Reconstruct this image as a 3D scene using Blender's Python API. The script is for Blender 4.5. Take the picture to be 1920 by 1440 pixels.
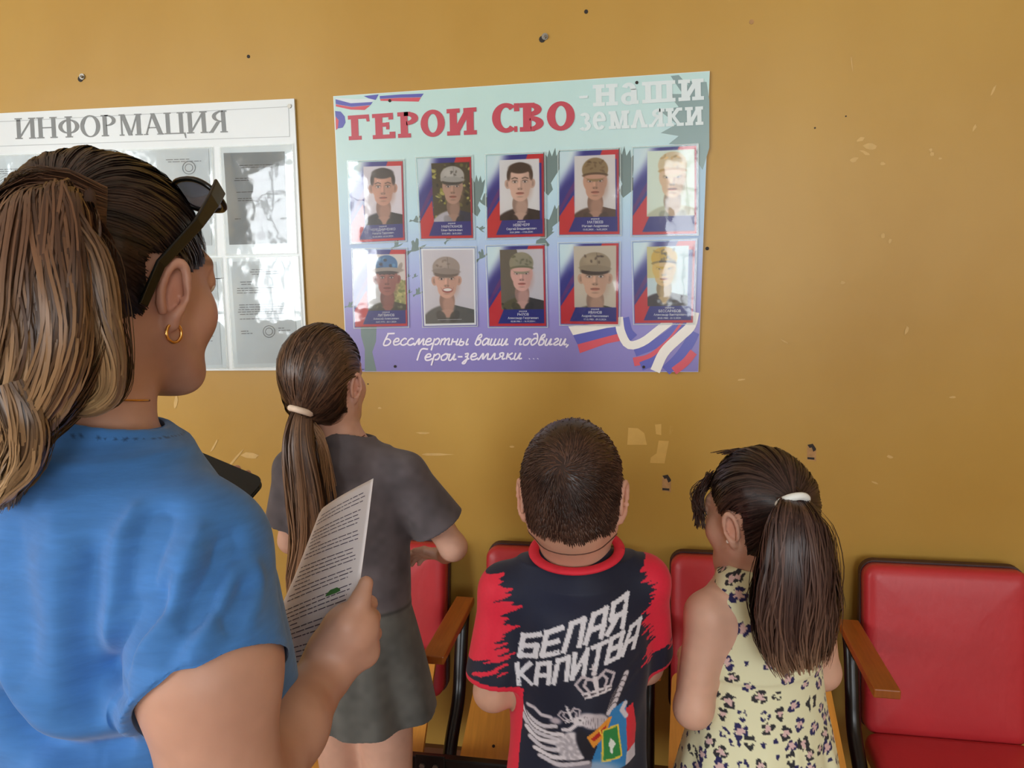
import bpy, bmesh, math, random
import numpy as np
from mathutils import Matrix, Vector
for o in list(bpy.data.objects): bpy.data.objects.remove(o)
SC = bpy.context.scene
COL = SC.collection
RNG = np.random.default_rng(7)
random.seed(7)
# ------------------------------------------------------------------ camera
FPX = 1440.0
YAW, PITCH, ROLL = np.radians([-10.1, -8.63, -0.945])
CAM = np.array([0.0, -2.2, 1.62])
def cam_axes():
    f = np.array([np.sin(YAW)*np.cos(PITCH), np.cos(YAW)*np.cos(PITCH), np.sin(PITCH)])
    r = np.array([np.cos(YAW), -np.sin(YAW), 0.0]); u = np.cross(r, f)
    c, s = np.cos(ROLL), np.sin(ROLL)
    return c*r+s*u, -s*r+c*u, f
CR, CU, CF = cam_axes()
cd = bpy.data.cameras.new('camera'); cam = bpy.data.objects.new('camera', cd); COL.objects.link(cam)
cd.sensor_width = 36; cd.lens = FPX/1920*36; cd.clip_start = .02
M = Matrix.Identity(4)
for i in range(3):
    M[i][0] = CR[i]; M[i][1] = CU[i]; M[i][2] = -CF[i]; M[i][3] = CAM[i]
cam.matrix_world = M
SC.camera = cam
def at(px, py, Y):
    """a measured pixel of the photograph turned into a world point on the plane Y"""
    d = (px-960)/FPX*CR - (py-720)/FPX*CU + CF
    return CAM + d*((Y-CAM[1])/d[1])
# ------------------------------------------------------------------ world, light, exposure
w = bpy.data.worlds.new('world'); SC.world = w; w.use_nodes = True
w.node_tree.nodes['Background'].inputs[0].default_value = (.80, .90, 1, 1)
w.node_tree.nodes['Background'].inputs[1].default_value = 1.0
SC.view_settings.view_transform = 'Standard'; SC.view_settings.look = 'None'
SC.view_settings.gamma = 1; SC.view_settings.exposure = 0.12
SC.view_settings.use_curve_mapping = False
WINDOWS = [(-4.3, -2.9), (.15, 1.5), (2.4, 3.7)]          # x ranges of the windows in the wall behind the viewer
def area(name, loc, rot, sx, sy, power, col=(1, 1, 1)):
    l = bpy.data.lights.new(name, 'AREA'); l.shape = 'RECTANGLE'; l.size = sx; l.size_y = sy
    l.energy = power; l.color = col
    o = bpy.data.objects.new(name, l); COL.objects.link(o); o.location = loc; o.rotation_euler = rot
    return o
WY = -5.6
for (x0, x1), pw in zip(WINDOWS, (130, 75, 40)):
    area('window_daylight', ((x0+x1)/2, WY+.02, 1.95), (math.radians(90), 0, 0), x1-x0, 1.9, pw, (.93, .97, 1.0))
area('window_daylight', (-4.6+.02, -3.75, 1.95), (math.radians(90), 0, math.radians(-90)), 1.5, 1.9, 90, (.93, .97, 1.0))
# ------------------------------------------------------------------ helpers
def lin(c):
    c = np.asarray(c, float)/255.0
    return np.where(c <= .04045, c/12.92, ((c+.055)/1.055)**2.4)
def mat(name, rgb=(128, 128, 128), rough=.6, metal=0., spec=.5, vcol=False, coat=0., sss=0., bump=None, vary=None, trans=0., alpha=1., sheen=0.):
    m = bpy.data.materials.new(name); m.use_nodes = True
    nt = m.node_tree; N = nt.nodes; L = nt.links; b = N['Principled BSDF']
    b.inputs['Base Color'].default_value = (*lin(rgb), 1)
    b.inputs['Roughness'].default_value = rough; b.inputs['Metallic'].default_value = metal
    b.inputs['Specular IOR Level'].default_value = spec; b.inputs['Coat Weight'].default_value = coat
    b.inputs['Coat Roughness'].default_value = .08
    if sss:
        b.inputs['Subsurface Weight'].default_value = sss; b.inputs['Subsurface Radius'].default_value = (1, .35, .2)
        b.inputs['Subsurface Scale'].default_value = .006
    if trans: b.inputs['Transmission Weight'].default_value = trans
    b.inputs['Alpha'].default_value = alpha
    if sheen: b.inputs['Sheen Weight'].default_value = sheen
    src = None
    if vcol:
        a = N.new('ShaderNodeAttribute'); a.attribute_name = 'Col'; src = a.outputs['Color']
    if vary:                                    # (scale, amount, stretch xyz)
        tc = N.new('ShaderNodeTexCoord'); mp = N.new('ShaderNodeMapping'); mp.inputs['Scale'].default_value = vary[2]
        nz = N.new('ShaderNodeTexNoise'); nz.inputs['Scale'].default_value = vary[0]; nz.inputs['Detail'].default_value = 6
        L.new(tc.outputs['Object'], mp.inputs[0]); L.new(mp.outputs[0], nz.inputs['Vector'])
        mr = N.new('ShaderNodeMapRange'); mr.inputs['To Min'].default_value = 1-vary[1]; mr.inputs['To Max'].default_value = 1+vary[1]
        mr.inputs['From Min'].default_value = .3; mr.inputs['From Max'].default_value = .7
        L.new(nz.outputs[0], mr.inputs[0])
        mx = N.new('ShaderNodeVectorMath'); mx.operation = 'SCALE'
        if src: L.new(src, mx.inputs[0])
        else: mx.inputs[0].default_value = tuple(lin(rgb))
        L.new(mr.outputs[0], mx.inputs['Scale']); src = mx.outputs[0]
    if src: L.new(src, b.inputs['Base Color'])
    if bump:                                    # (scale, strength, distance, stretch)
        tc = N.new('ShaderNodeTexCoord'); mp = N.new('ShaderNodeMapping'); mp.inputs['Scale'].default_value = bump[3]
        nz = N.new('ShaderNodeTexNoise'); nz.inputs['Scale'].default_value = bump[0]; nz.inputs['Detail'].default_value = 4
        bp = N.new('ShaderNodeBump'); bp.inputs['Strength'].default_value = bump[1]; bp.inputs['Distance'].default_value = bump[2]
        L.new(tc.outputs['Object'], mp.inputs[0]); L.new(mp.outputs[0], nz.inputs['Vector'])
        L.new(nz.outputs[0], bp.inputs['Height']); L.new(bp.outputs[0], b.inputs['Normal'])
    return m
def wloc(o):
    v = np.zeros(3)
    while o is not None:
        v += np.array(o.location); o = o.parent
    return v
def meta(o, label=None, cat=None, group=None, kind=None):
    if label: o['label'] = label
    if cat: o['category'] = cat
    if group: o['group'] = group
    if kind: o['kind'] = kind
    return o
def thing(name, label, cat, loc=(0, 0, 0), group=None):
    o = bpy.data.objects.new(name, None); COL.objects.link(o); o.location = loc; o.empty_display_size = .05
    return meta(o, label, cat, group)
def obj(name, V, F, material, parent=None, cols=None, smooth=False, label=None, kind=None, loc=None):
    """one mesh object from world-space vertices; its origin sits at the thing's base"""
    V = np.asarray(V, float).reshape(-1, 3)
    me = bpy.data.meshes.new(name)
    base = wloc(parent) if parent is not None else (np.array(loc, float) if loc is not None else np.zeros(3))
    V = V-base
    if isinstance(F, np.ndarray):
        n, k = F.shape
        me.vertices.add(len(V)); me.vertices.foreach_set('co', V.astype(np.float32).ravel())
        me.loops.add(n*k); me.loops.foreach_set('vertex_index', F.astype(np.int32).ravel())
        me.polygons.add(n); me.polygons.foreach_set('loop_start', np.arange(0, n*k, k, dtype=np.int32))
        me.polygons.foreach_set('loop_total', np.full(n, k, np.int32))
        me.update(calc_edges=True)
    else:
        me.from_pydata([tuple(v) for v in V], [], F); me.update()
    if smooth: me.polygons.foreach_set('use_smooth', np.ones(len(me.polygons), bool))
    if cols is not None:
        a = me.color_attributes.new('Col', 'FLOAT_COLOR', 'POINT')
        c = np.ones((len(V), 4), np.float32); c[:, :3] = cols; a.data.foreach_set('color', c.ravel())
    me.materials.append(material)
    o = bpy.data.objects.new(name, me); COL.objects.link(o)
    if parent is not None: o.parent = parent
    else: o.location = base
    return meta(o, label=label, kind=kind)
# small mesh builders: every one returns (V list, F list)
class MB:
    def __init__(s): s.V = []; s.F = []
    def add(s, V, F):
        n = len(s.V); s.V += [tuple(v) for v in V]; s.F += [tuple(i+n for i in f) for f in F]; return s
    def box(s, c, d, R=None, bev=0.):
        x, y, z = np.array(d)/2
        if bev <= 0:
            P = [(sx*x, sy*y, sz*z) for sz in (-1, 1) for sx, sy in ((-1, -1), (1, -1), (1, 1), (-1, 1))]
            F = [(0, 3, 2, 1), (4, 5, 6, 7), (0, 1, 5, 4), (1, 2, 6, 5), (2, 3, 7, 6), (3, 0, 4, 7)]
        else:
            bm = bmesh.new(); bmesh.ops.create_cube(bm, size=1)
            for v in bm.verts: v.co = Vector((v.co.x*2*x, v.co.y*2*y, v.co.z*2*z))
            bmesh.ops.bevel(bm, geom=bm.edges[:], offset=bev, segments=3, affect='EDGES', profile=.5)
            P = [tuple(v.co) for v in bm.verts]; F = [tuple(v.index for v in f.verts) for f in bm.faces]; bm.free()
        P = np.array(P)
        if R is not None: P = P@np.array(R).T
        return s.add(P+np.array(c), F)
    def prism(s, poly, off):                     # poly: 3-D points in order, off: extrusion vector
        P = np.array(poly, float); n = len(P)
        V = np.vstack([P, P+np.array(off)])
        F = [tuple(range(n)), tuple(range(2*n-1, n-1, -1))]+[(i, (i+1) % n, (i+1) % n+n, i+n) for i in range(n)]
        return s.add(V, F)
    def tube(s, pts, r, k=10, cap=True, flat=None):
        P = np.array(pts, float); n = len(P)
        r = np.broadcast_to(np.array(r, float), (n,))
        T = np.gradient(P, axis=0); T /= np.linalg.norm(T, axis=1)[:, None]+1e-12
        up = np.array([0, 0, 1.]) if abs(T[0][2]) < .9 else np.array([1., 0, 0])
        V = []
        for i in range(n):
            a = np.cross(T[i], up); a /= np.linalg.norm(a)+1e-12; b = np.cross(a, T[i]); up = b
            for j in range(k):
                t = 2*math.pi*j/k; V.append(P[i]+r[i]*(math.cos(t)*a+math.sin(t)*b*(flat or 1)))
        F = [(i*k+j, i*k+(j+1) % k, (i+1)*k+(j+1) % k, (i+1)*k+j) for i in range(n-1) for j in range(k)]
        if cap: F += [tuple(range(k-1, -1, -1)), tuple((n-1)*k+j for j in range(k))]
        return s.add(V, F)
    def disc(s, c, n, r, h, k=14):               # short cylinder
        c = np.array(c, float); n = np.array(n, float); n /= np.linalg.norm(n)
        return s.tube([c, c+n*h], r, k)
    def build(s, name, material, parent=None, smooth=False, **kw):
        return obj(name, s.V, s.F, material, parent, smooth=smooth, **kw)
def spline(P, n):
    """Catmull-Rom through control rows P, n samples"""
    P = np.array(P, float); m = len(P)
    Q = np.vstack([2*P[0]-P[1], P, 2*P[-1]-P[-2]])
    t = np.linspace(0, m-1-1e-9, n); i = t.astype(int); u = (t-i)[:, None]
    a, b, c, d = Q[i], Q[i+1], Q[i+2], Q[i+3]
    return .5*(2*b+(c-a)*u+(2*a-5*b+4*c-d)*u*u+(3*b-a-3*c+d)*u**3)
# ------------------------------------------------------------------ implicit bodies
def rotz(a):
    c, s = math.cos(a), math.sin(a); return np.array([[c, -s, 0], [s, c, 0], [0, 0, 1.]])
def rotx(a):
    c, s = math.cos(a), math.sin(a); return np.array([[1, 0, 0], [0, c, -s], [0, s, c]])
def roty(a):
    c, s = math.cos(a), math.sin(a); return np.array([[c, 0, s], [0, 1, 0], [-s, 0, c]])
D2 = math.radians
class Field:
    """signed distance grid; primitives are blended in and the zero surface is meshed as one skin"""
    def __init__(s, lo, hi, h):
        s.lo = np.array(lo, float); s.h = h
        s.n = np.ceil((np.array(hi)-s.lo)/h).astype(int)+1
        s.F = np.full(s.n, .06, np.float32)
    def sub(s, lo, hi):
        a = np.clip(np.floor((np.array(lo)-s.lo)/s.h).astype(int), 0, s.n); b = np.clip(np.ceil((np.array(hi)-s.lo)/s.h).astype(int)+1, 0, s.n)
        if (b <= a).any(): return None, None
        ax = [(s.lo[i]+s.h*np.arange(a[i], b[i])).astype(np.float32) for i in range(3)]
        X, Y, Z = np.meshgrid(*ax, indexing='ij', sparse=True)
        return tuple(slice(a[i], b[i]) for i in range(3)), (X, Y, Z)
    def put(s, sl, d, k, op='u'):
        F = s.F[sl]; d = d.astype(np.float32)
        if op == 'u':
            if k > 0:
                h = np.maximum(k-np.abs(F-d), 0)/k; s.F[sl] = np.minimum(F, d)-h*h*k*.25
            else: s.F[sl] = np.minimum(F, d)
        else:
            d = -d
            if k > 0:
                h = np.maximum(k-np.abs(F-d), 0)/k; s.F[sl] = np.maximum(F, d)+h*h*k*.25
            else: s.F[sl] = np.maximum(F, d)
    def cap(s, a, b, ra, rb=None, k=.02, sq=None, op='u'):
        """tapered capsule; sq=(direction, factor) flattens it along a direction"""
        a = np.array(a, float); b = np.array(b, float); rb = ra if rb is None else rb
        m = max(ra, rb)*1.3+k+2*s.h
        sl, G = s.sub(np.minimum(a, b)-m, np.maximum(a, b)+m)
        if sl is None: return s
        P = [G[i]-a[i] for i in range(3)]; ab = b-a; L2 = ab@ab+1e-12
        t = np.clip((P[0]*ab[0]+P[1]*ab[1]+P[2]*ab[2])/L2, 0, 1)
        Q = [P[i]-ab[i]*t for i in range(3)]
        q2 = Q[0]**2+Q[1]**2+Q[2]**2
        if sq is not None:
            n = np.array(sq[0], float); n /= np.linalg.norm(n); dn = Q[0]*n[0]+Q[1]*n[1]+Q[2]*n[2]
            q2 = q2+dn*dn*(sq[1]**2-1)
            d = (np.sqrt(q2)-(ra+(rb-ra)*t))/max(1, sq[1]**.5)
        else: d = np.sqrt(q2)-(ra+(rb-ra)*t)
        s.put(sl, d, k, op); return s
    def ell(s, c, r, R=None, k=.02, op='u'):
        """ellipsoid, R: columns are its axes"""
        c = np.array(c, float); r = np.array(r, float); R = np.eye(3) if R is None else R
        m = np.sqrt(((R*r)**2).sum(1))+k+2*s.h
        sl, G = s.sub(c-m, c+m)
        if sl is None: return s
        P = [G[i]-c[i] for i in range(3)]
        q = [P[0]*R[0, j]+P[1]*R[1, j]+P[2]*R[2, j] for j in range(3)]
        k0 = np.sqrt(sum((q[j]/r[j])**2 for j in range(3))); k1 = np.sqrt(sum((q[j]/r[j]**2)**2 for j in range(3)))+1e-6
        s.put(sl, k0*(k0-1)/k1, k, op); return s
    def loft(s, secs, yaw=0., k=.02, fold=None, op='u', ex=2.0):
        """stacked elliptical sections (z, cx, cy, rx, ry); fold(theta, z) adds to the radius"""
        S = np.array(sorted(secs), float)
        zl, zh = S[0, 0], S[-1, 0]; m = max(S[:, 3].max(), S[:, 4].max())*1.15+k+2*s.h
        sl, G = s.sub((S[:, 1].min()-m, S[:, 2].min()-m, zl-k-2*s.h), (S[:, 1].max()+m, S[:, 2].max()+m, zh+k+2*s.h))
        if sl is None: return s
        X, Y, Z = G
        zz = np.clip(Z, zl, zh)
        # smooth interpolation of the section values
        zt = np.linspace(zl, zh, 160); tab = []
        for j in range(1, 5):
            v = np.interp(zt, S[:, 0], S[:, j]); ker = np.ones(13)/13; vp = np.pad(v, 6, 'edge'); tab.append(np.convolve(vp, ker, 'valid'))
        I = [np.interp(zz.ravel(), zt, t).reshape(zz.shape).astype(np.float32) for t in tab]
        c_, s_ = math.cos(yaw), math.sin(yaw)
        dx = X-I[0]; dy = Y-I[1]
        u = dx*c_+dy*s_; v = -dx*s_+dy*c_
        if fold is not None:
            th = np.arctan2(v, u); f = fold(th, zz)
        else: f = 0
        if ex == 2.0: k0 = np.sqrt((u/I[2])**2+(v/I[3])**2)
        else: k0 = (np.abs(u/I[2])**ex+np.abs(v/I[3])**ex)**(1/ex)
        k1 = np.sqrt((u/I[2]**2)**2+(v/I[3]**2)**2)+1e-6
        d = k0*(k0-1)/k1 if ex == 2.0 else (k0-1)*np.sqrt(u*u+v*v)/(k0+1e-6)
        d = d-f
        e = np.abs(Z-(zl+zh)/2)-(zh-zl)/2
        d = np.maximum(d, e)
        s.put(sl, d, k, op); return s
    def union(s, o, k):
        s.put((slice(None),)*3, o.F, k, 'u'); return s
    def twin(s):
        o = Field(s.lo, s.lo, s.h); o.n = s.n; o.F = np.full(s.n, .06, np.float32); return o
    def sample(s, P):
        """trilinear value at points"""
        q = (np.asarray(P)-s.lo)/s.h; q = np.clip(q, 0, s.n-1.001); i = q.astype(int); f = q-i
        r = 0
        for dx in (0, 1):
            for dy in (0, 1):
                for dz in (0, 1):
                    wt = (f[:, 0] if dx else 1-f[:, 0])*(f[:, 1] if dy else 1-f[:, 1])*(f[:, 2] if dz else 1-f[:, 2])
                    r = r+wt*s.F[i[:, 0]+dx, i[:, 1]+dy, i[:, 2]+dz]
        return r
    def grid(s):
        ax = [(s.lo[i]+s.h*np.arange(s.n[i])).astype(np.float32) for i in range(3)]
        return np.meshgrid(*ax, indexing='ij', sparse=True)
    def mesh(s):
        """surface nets"""
        F = s.F; S = F < 0
        n = np.array(S.shape)
        cnt = np.zeros(n-1, np.int8)
        for dx in (0, 1):
            for dy in (0, 1):
                for dz in (0, 1):
                    cnt += S[dx:n[0]-1+dx, dy:n[1]-1+dy, dz:n[2]-1+dz]
        C = np.argwhere((cnt > 0) & (cnt < 8))
        idx = np.full(n-1, -1, np.int32); idx[tuple(C.T)] = np.arange(len(C))
        acc = np.zeros((len(C), 3)); w = np.zeros(len(C))
        corners = [(a, b, c) for a in (0, 1) for b in (0, 1) for c in (0, 1)]
        val = {c: F[C[:, 0]+c[0], C[:, 1]+c[1], C[:, 2]+c[2]] for c in corners}
        for c in corners:
            for ax in range(3):
                if c[ax]: continue
                d = list(c); d[ax] = 1; d = tuple(d)
                v0, v1 = val[c], val[d]; m = (v0 < 0) != (v1 < 0)
                t = np.where(m, v0/(v0-v1+1e-12), 0)
                p = np.array(c, float)[None]+np.zeros((len(C), 3)); p[:, ax] += t
                acc[m] += p[m]; w[m] += 1
        V = s.lo+s.h*(C+acc/w[:, None])
        quads = []
        for ax in range(3):
            a1, a2 = (ax+1) % 3, (ax+2) % 3
            lo = [slice(None)]*3; hi = [slice(None)]*3
            lo[ax] = slice(0, n[ax]-1); hi[ax] = slice(1, n[ax])
            E = S[tuple(lo)] != S[tuple(hi)]
            P = np.argwhere(E); ok = (P[:, a1] > 0) & (P[:, a2] > 0) & (P[:, a1] < n[a1]-1) & (P[:, a2] < n[a2]-1); P = P[ok]
            def g(o1, o2):
                Q = P.copy(); Q[:, a1] -= o1; Q[:, a2] -= o2; return idx[tuple(Q.T)]
            q = np.stack([g(1, 1), g(0, 1), g(0, 0), g(1, 0)], 1)
            flip = ~S[tuple(P.T)]
            q[flip] = q[flip][:, ::-1]; quads.append(q)
        Q = np.vstack(quads); Q = Q[(Q >= 0).all(1)]
        return V, Q
def relax(V, F, it=1, lam=.5):
    """light Laplacian smoothing"""
    E = np.vstack([F[:, [0, 1]], F[:, [1, 2]], F[:, [2, 3]], F[:, [3, 0]]])
    for _ in range(it):
        acc = np.zeros_like(V); w = np.zeros(len(V))
        np.add.at(acc, E[:, 0], V[E[:, 1]]); np.add.at(acc, E[:, 1], V[E[:, 0]])
        np.add.at(w, E[:, 0], 1); np.add.at(w, E[:, 1], 1)
        V = V+lam*(acc/np.maximum(w, 1)[:, None]-V)
    return V
def cut(V, F, keep):
    """keeps the faces whose vertices are all kept"""
    F = F[keep[F].all(1)]; u = np.unique(F); m = np.full(len(V), -1); m[u] = np.arange(len(u))
    return V[u], m[F], u
def noise3(P, scale, seed=0):
    """cheap smooth value noise for folds and mottling, -1..1"""
    r = np.random.default_rng(seed); T = r.uniform(-1, 1, (32, 32, 32))
    q = np.asarray(P)*scale; i = np.floor(q).astype(int); f = q-i; f = f*f*(3-2*f); out = 0
    for dx in (0, 1):
        for dy in (0, 1):
            for dz in (0, 1):
                wt = (f[..., 0] if dx else 1-f[..., 0])*(f[..., 1] if dy else 1-f[..., 1])*(f[..., 2] if dz else 1-f[..., 2])
                out = out+wt*T[(i[..., 0]+dx) % 32, (i[..., 1]+dy) % 32, (i[..., 2]+dz) % 32]
    return out
# ------------------------------------------------------------------ flat print: a small painter
def smooth(a, b, x):
    t = np.clip((x-a)/(b-a), 0, 1); return t*t*(3-2*t)
class Paint:
    def __init__(s, x0, y0, x1, y1, res, bg=(255, 255, 255)):
        s.x0, s.y0, s.res = x0, y0, res
        s.w = int((x1-x0)*res); s.h = int((y1-y0)*res)
        s.A = np.zeros((s.h, s.w, 3)); s.A[:] = bg
        s.Y, s.X = np.mgrid[0:s.h, 0:s.w]; s.X = s.X/res+x0; s.Y = s.Y/res+y0
    def win(s, x0, x1, y0, y1, pad=1.):
        """window of the canvas around a shape"""
        a = int(np.clip((x0-pad-s.x0)*s.res, 0, s.w)); b_ = int(np.clip((x1+pad-s.x0)*s.res+2, 0, s.w)); c = int(np.clip((y0-pad-s.y0)*s.res, 0, s.h)); d = int(np.clip((y1+pad-s.y0)*s.res+2, 0, s.h))
        return slice(c, d), slice(a, b_)
    def mask(s, w_, m, c, a=1.):
        m = (m*a)[..., None]; s.A[w_] = s.A[w_]*(1-m)+np.array(c, float)*m; return s
    def ell(s, cx, cy, rx, ry, c, a=1., soft=.08, rot=0.):
        q = max(abs(rx), abs(ry))*(1+soft); w_ = s.win(cx-q, cx+q, cy-q, cy+q)
        r = math.radians(rot); dx = s.X[w_]-cx; dy = s.Y[w_]-cy
        u = dx*math.cos(r)+dy*math.sin(r); v = -dx*math.sin(r)+dy*math.cos(r)
        return s.mask(w_, 1-smooth(1-soft, 1+soft, np.sqrt((u/rx)**2+(v/ry)**2)), c, a)
    def rect(s, x0, y0, x1, y1, c, a=1., e=.4):
        w_ = s.win(x0, x1, y0, y1); X, Y = s.X[w_], s.Y[w_]
        m = smooth(x0-e, x0+e, X)*(1-smooth(x1-e, x1+e, X))*smooth(y0-e, y0+e, Y)*(1-smooth(y1-e, y1+e, Y))
        return s.mask(w_, m, c, a)
    def poly(s, P, c, a=1.):
        P = np.array(P, float); w_ = s.win(P[:, 0].min(), P[:, 0].max(), P[:, 1].min(), P[:, 1].max()); X, Y = s.X[w_], s.Y[w_]; m = np.zeros(X.shape, bool); j = len(P)-1
        for i in range(len(P)):
            (xi, yi), (xj, yj) = P[i], P[j]
            m ^= ((yi > Y) != (yj > Y)) & (X < (xj-xi)*(Y-yi)/(yj-yi+1e-9)+xi); j = i
        return s.mask(w_, m.astype(float), c, a)
    def line(s, P, wd, c, a=1., soft=.3, square=False):
        A = np.array(P, float); q = wd+soft; w_ = s.win(A[:, 0].min()-q, A[:, 0].max()+q, A[:, 1].min()-q, A[:, 1].max()+q); X, Y = s.X[w_], s.Y[w_]; m = np.zeros(X.shape)
        for (x0, y0), (x1, y1) in zip(P[:-1], P[1:]):
            dx, dy = x1-x0, y1-y0; L = math.hypot(dx, dy)+1e-9
            if square: x0 -= dx/L*wd*.5; y0 -= dy/L*wd*.5; dx *= (L+wd)/L; dy *= (L+wd)/L
            t = ((X-x0)*dx+(Y-y0)*dy)/(dx*dx+dy*dy+1e-9); tt = np.clip(t, 0, 1); d = np.hypot(X-x0-tt*dx, Y-y0-tt*dy)
            mm = 1-smooth(wd/2-soft, wd/2+soft, d)
            if square: mm = mm*((t >= 0) & (t <= 1))
            m = np.maximum(m, mm)
        return s.mask(w_, m, c, a)
    def get(s, x, y):
        u = np.clip((x-s.x0)*s.res-.5, 0, s.w-1.001); v = np.clip((y-s.y0)*s.res-.5, 0, s.h-1.001)
        i = u.astype(int); j = v.astype(int); fu = (u-i)[..., None]; fv = (v-j)[..., None]; A = s.A
        return (A[j, i]*(1-fu)+A[j, i+1]*fu)*(1-fv)+(A[j+1, i]*(1-fu)+A[j+1, i+1]*fu)*fv
# ------------------------------------------------------------------ the room
def wall_material():
    m = mat('ochre oil paint', (186, 144, 66), rough=.36, spec=.32)
    nt = m.node_tree; N = nt.nodes; L = nt.links; b = N['Principled BSDF']
    tc = N.new('ShaderNodeTexCoord')
    def noise(scale, det=5, st=(1, 1, 1)):
        mp = N.new('ShaderNodeMapping'); mp.inputs['Scale'].default_value = st; L.new(tc.outputs['Object'], mp.inputs[0])
        n = N.new('ShaderNodeTexNoise'); n.inputs['Scale'].default_value = scale; n.inputs['Detail'].default_value = det
        L.new(mp.outputs[0], n.inputs['Vector']); return n.outputs[0]
    r = N.new('ShaderNodeValToRGB'); e = r.color_ramp.elements
    e[0].position = .30; e[0].color = (*lin((178, 139, 62)), 1); e[1].position = .68; e[1].color = (*lin((190, 153, 76)), 1)
    L.new(noise(1.6, 4, (1, 1, .7)), r.inputs[0])
    r2 = N.new('ShaderNodeValToRGB'); e = r2.color_ramp.elements          # pale rubbed specks
    e[0].position = .735; e[0].color = (0, 0, 0, 1); e[1].position = .80; e[1].color = (.45, .45, .45, 1)
    L.new(noise(22, 6, (1, 1, .5)), r2.inputs[0])
    mx = N.new('ShaderNodeMixRGB'); mx.inputs[2].default_value = (*lin((214, 178, 110)), 1)
    L.new(r2.outputs[0], mx.inputs[0]); L.new(r.outputs[0], mx.inputs[1]); L.new(mx.outputs[0], b.inputs['Base Color'])
    bp = N.new('ShaderNodeBump'); bp.inputs['Strength'].default_value = .35; bp.inputs['Distance'].default_value = .006
    ad = N.new('ShaderNodeMath'); ad.operation = 'MULTIPLY_ADD'; ad.inputs[1].default_value = .12
    L.new(noise(38, 3, (1, 1, .45)), ad.inputs[0]); L.new(noise(4.5, 3), ad.inputs[2]); L.new(ad.outputs[0], bp.inputs['Height'])
    L.new(bp.outputs[0], b.inputs['Normal'])
    return m
MW = wall_material()
M_ceil = mat('whitewash', (235, 232, 222), .9, vary=(2, .03, (1, 1, 1)))
M_floor = mat('brown floor paint', (126, 78, 46), .45, vary=(3, .12, (.3, 3, 1)))
M_white = mat('white gloss paint', (236, 238, 238), .35, vary=(4, .02, (1, 1, 1)))
X0, X1, HC = -4.6, 4.2, 3.3
def struct(o): o['kind'] = 'structure'; return o
wall_back = struct(MB().box(((X0+X1)/2, .1, HC/2), (X1-X0, .2, HC)).build('wall_back', MW, loc=(0, 0, 0)))
LW = (-4.5, -3.0); b = MB(); b.box((X0-.1, -2.7, .5), (.2, 5.8, 1.0)); b.box((X0-.1, -2.7, 3.1), (.2, 5.8, .4))
b.box((X0-.1, (-5.6+LW[0])/2, 1.95), (.2, LW[0]+5.6, 1.9)); b.box((X0-.1, (.2+LW[1])/2, 1.95), (.2, .2-LW[1], 1.9)); struct(b.build('wall_left', MW))
b = MB()
for yy in (LW[0]+.03, LW[1]-.03, -3.75): b.box((X0+.05, yy, 1.95), (.05, .06, 1.9))
for zz in (1.03, 2.87, 2.35): b.box((X0+.052, -3.75, zz), (.045, 1.5, .06))
struct(b.build('window_4', M_white))
struct(MB().box((X1+.1, -2.7, HC/2), (.2, 5.8, HC)).build('wall_right', MW))
struct(MB().box(((X0+X1)/2, -2.7, -.05), (X1-X0+.4, 6, .1)).build('floor', M_floor))
struct(MB().box(((X0+X1)/2, -2.7, HC+.05), (X1-X0+.4, 6, .1)).build('ceiling', M_ceil))
b = MB(); zs = (1.0, 2.9); xs = [X0]+[v for w_ in WINDOWS for v in w_]+[X1]
b.box(((X0+X1)/2, WY-.1, zs[0]/2), (X1-X0, .2, zs[0])); b.box(((X0+X1)/2, WY-.1, (zs[1]+HC)/2), (X1-X0, .2, HC-zs[1]))
for i in range(0, len(xs), 2): b.box(((xs[i]+xs[i+1])/2, WY-.1, (zs[0]+zs[1])/2), (xs[i+1]-xs[i], .2, zs[1]-zs[0]))
struct(b.build('wall_front', MW))
for i, (a, c) in enumerate(WINDOWS):
    b = MB(); x = (a+c)/2; z = (zs[0]+zs[1])/2
    for xx in (a+.03, c-.03, a+(c-a)*.36): b.box((xx, WY+.05, z), (.06, .05, zs[1]-zs[0]))
    for zz in (zs[0]+.03, zs[1]-.03, 2.35): b.box((x, WY+.052, zz), (c-a, .045, .06))
    struct(b.build('window_%d' % (i+1), M_white))
M_base = mat('brown skirting paint', (96, 58, 34), .4, vary=(5, .1, (1, 1, 1)))
struct(MB().box(((X0+X1)/2, -.01, .05), (X1-X0, .02, .1)).build('baseboard_back', M_base))
# marks on the wall: chips, tape remains, plugs
def flat(name, polys, material, parent, y, cols=None, dz=29, **kw):
    """flat print or patches on the wall plane, polygons given by their measured outline"""
    V = []; F = []; C = []
    for i, P in enumerate(polys):
        n = len(V); V += [at(p[0], p[1], y-.00004*(i % dz)) for p in P]; F.append(tuple(range(n, n+len(P))))
        if cols is not None: C += [cols[i]]*len(P)
    return obj(name, V, F, material, parent, cols=lin(C) if cols is not None else None, **kw)
M_chip = mat('bared plaster', (176, 136, 88), .8, vary=(60, .2, (1, 1, 1)))
M_tape = mat('old tape residue', (206, 165, 84), .45, vary=(30, .06, (1, 1, 1)))
M_scr = mat('pale scratch', (206, 172, 106), .6, vary=(50, .08, (1, 1, 1)))
M_hole = mat('dark hole', (40, 34, 30), .7, vary=(50, .1, (1, 1, 1)))
M_steel = mat('dull steel', (150, 148, 140), .35, .9, vary=(40, .1, (1, 1, 1)))
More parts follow.
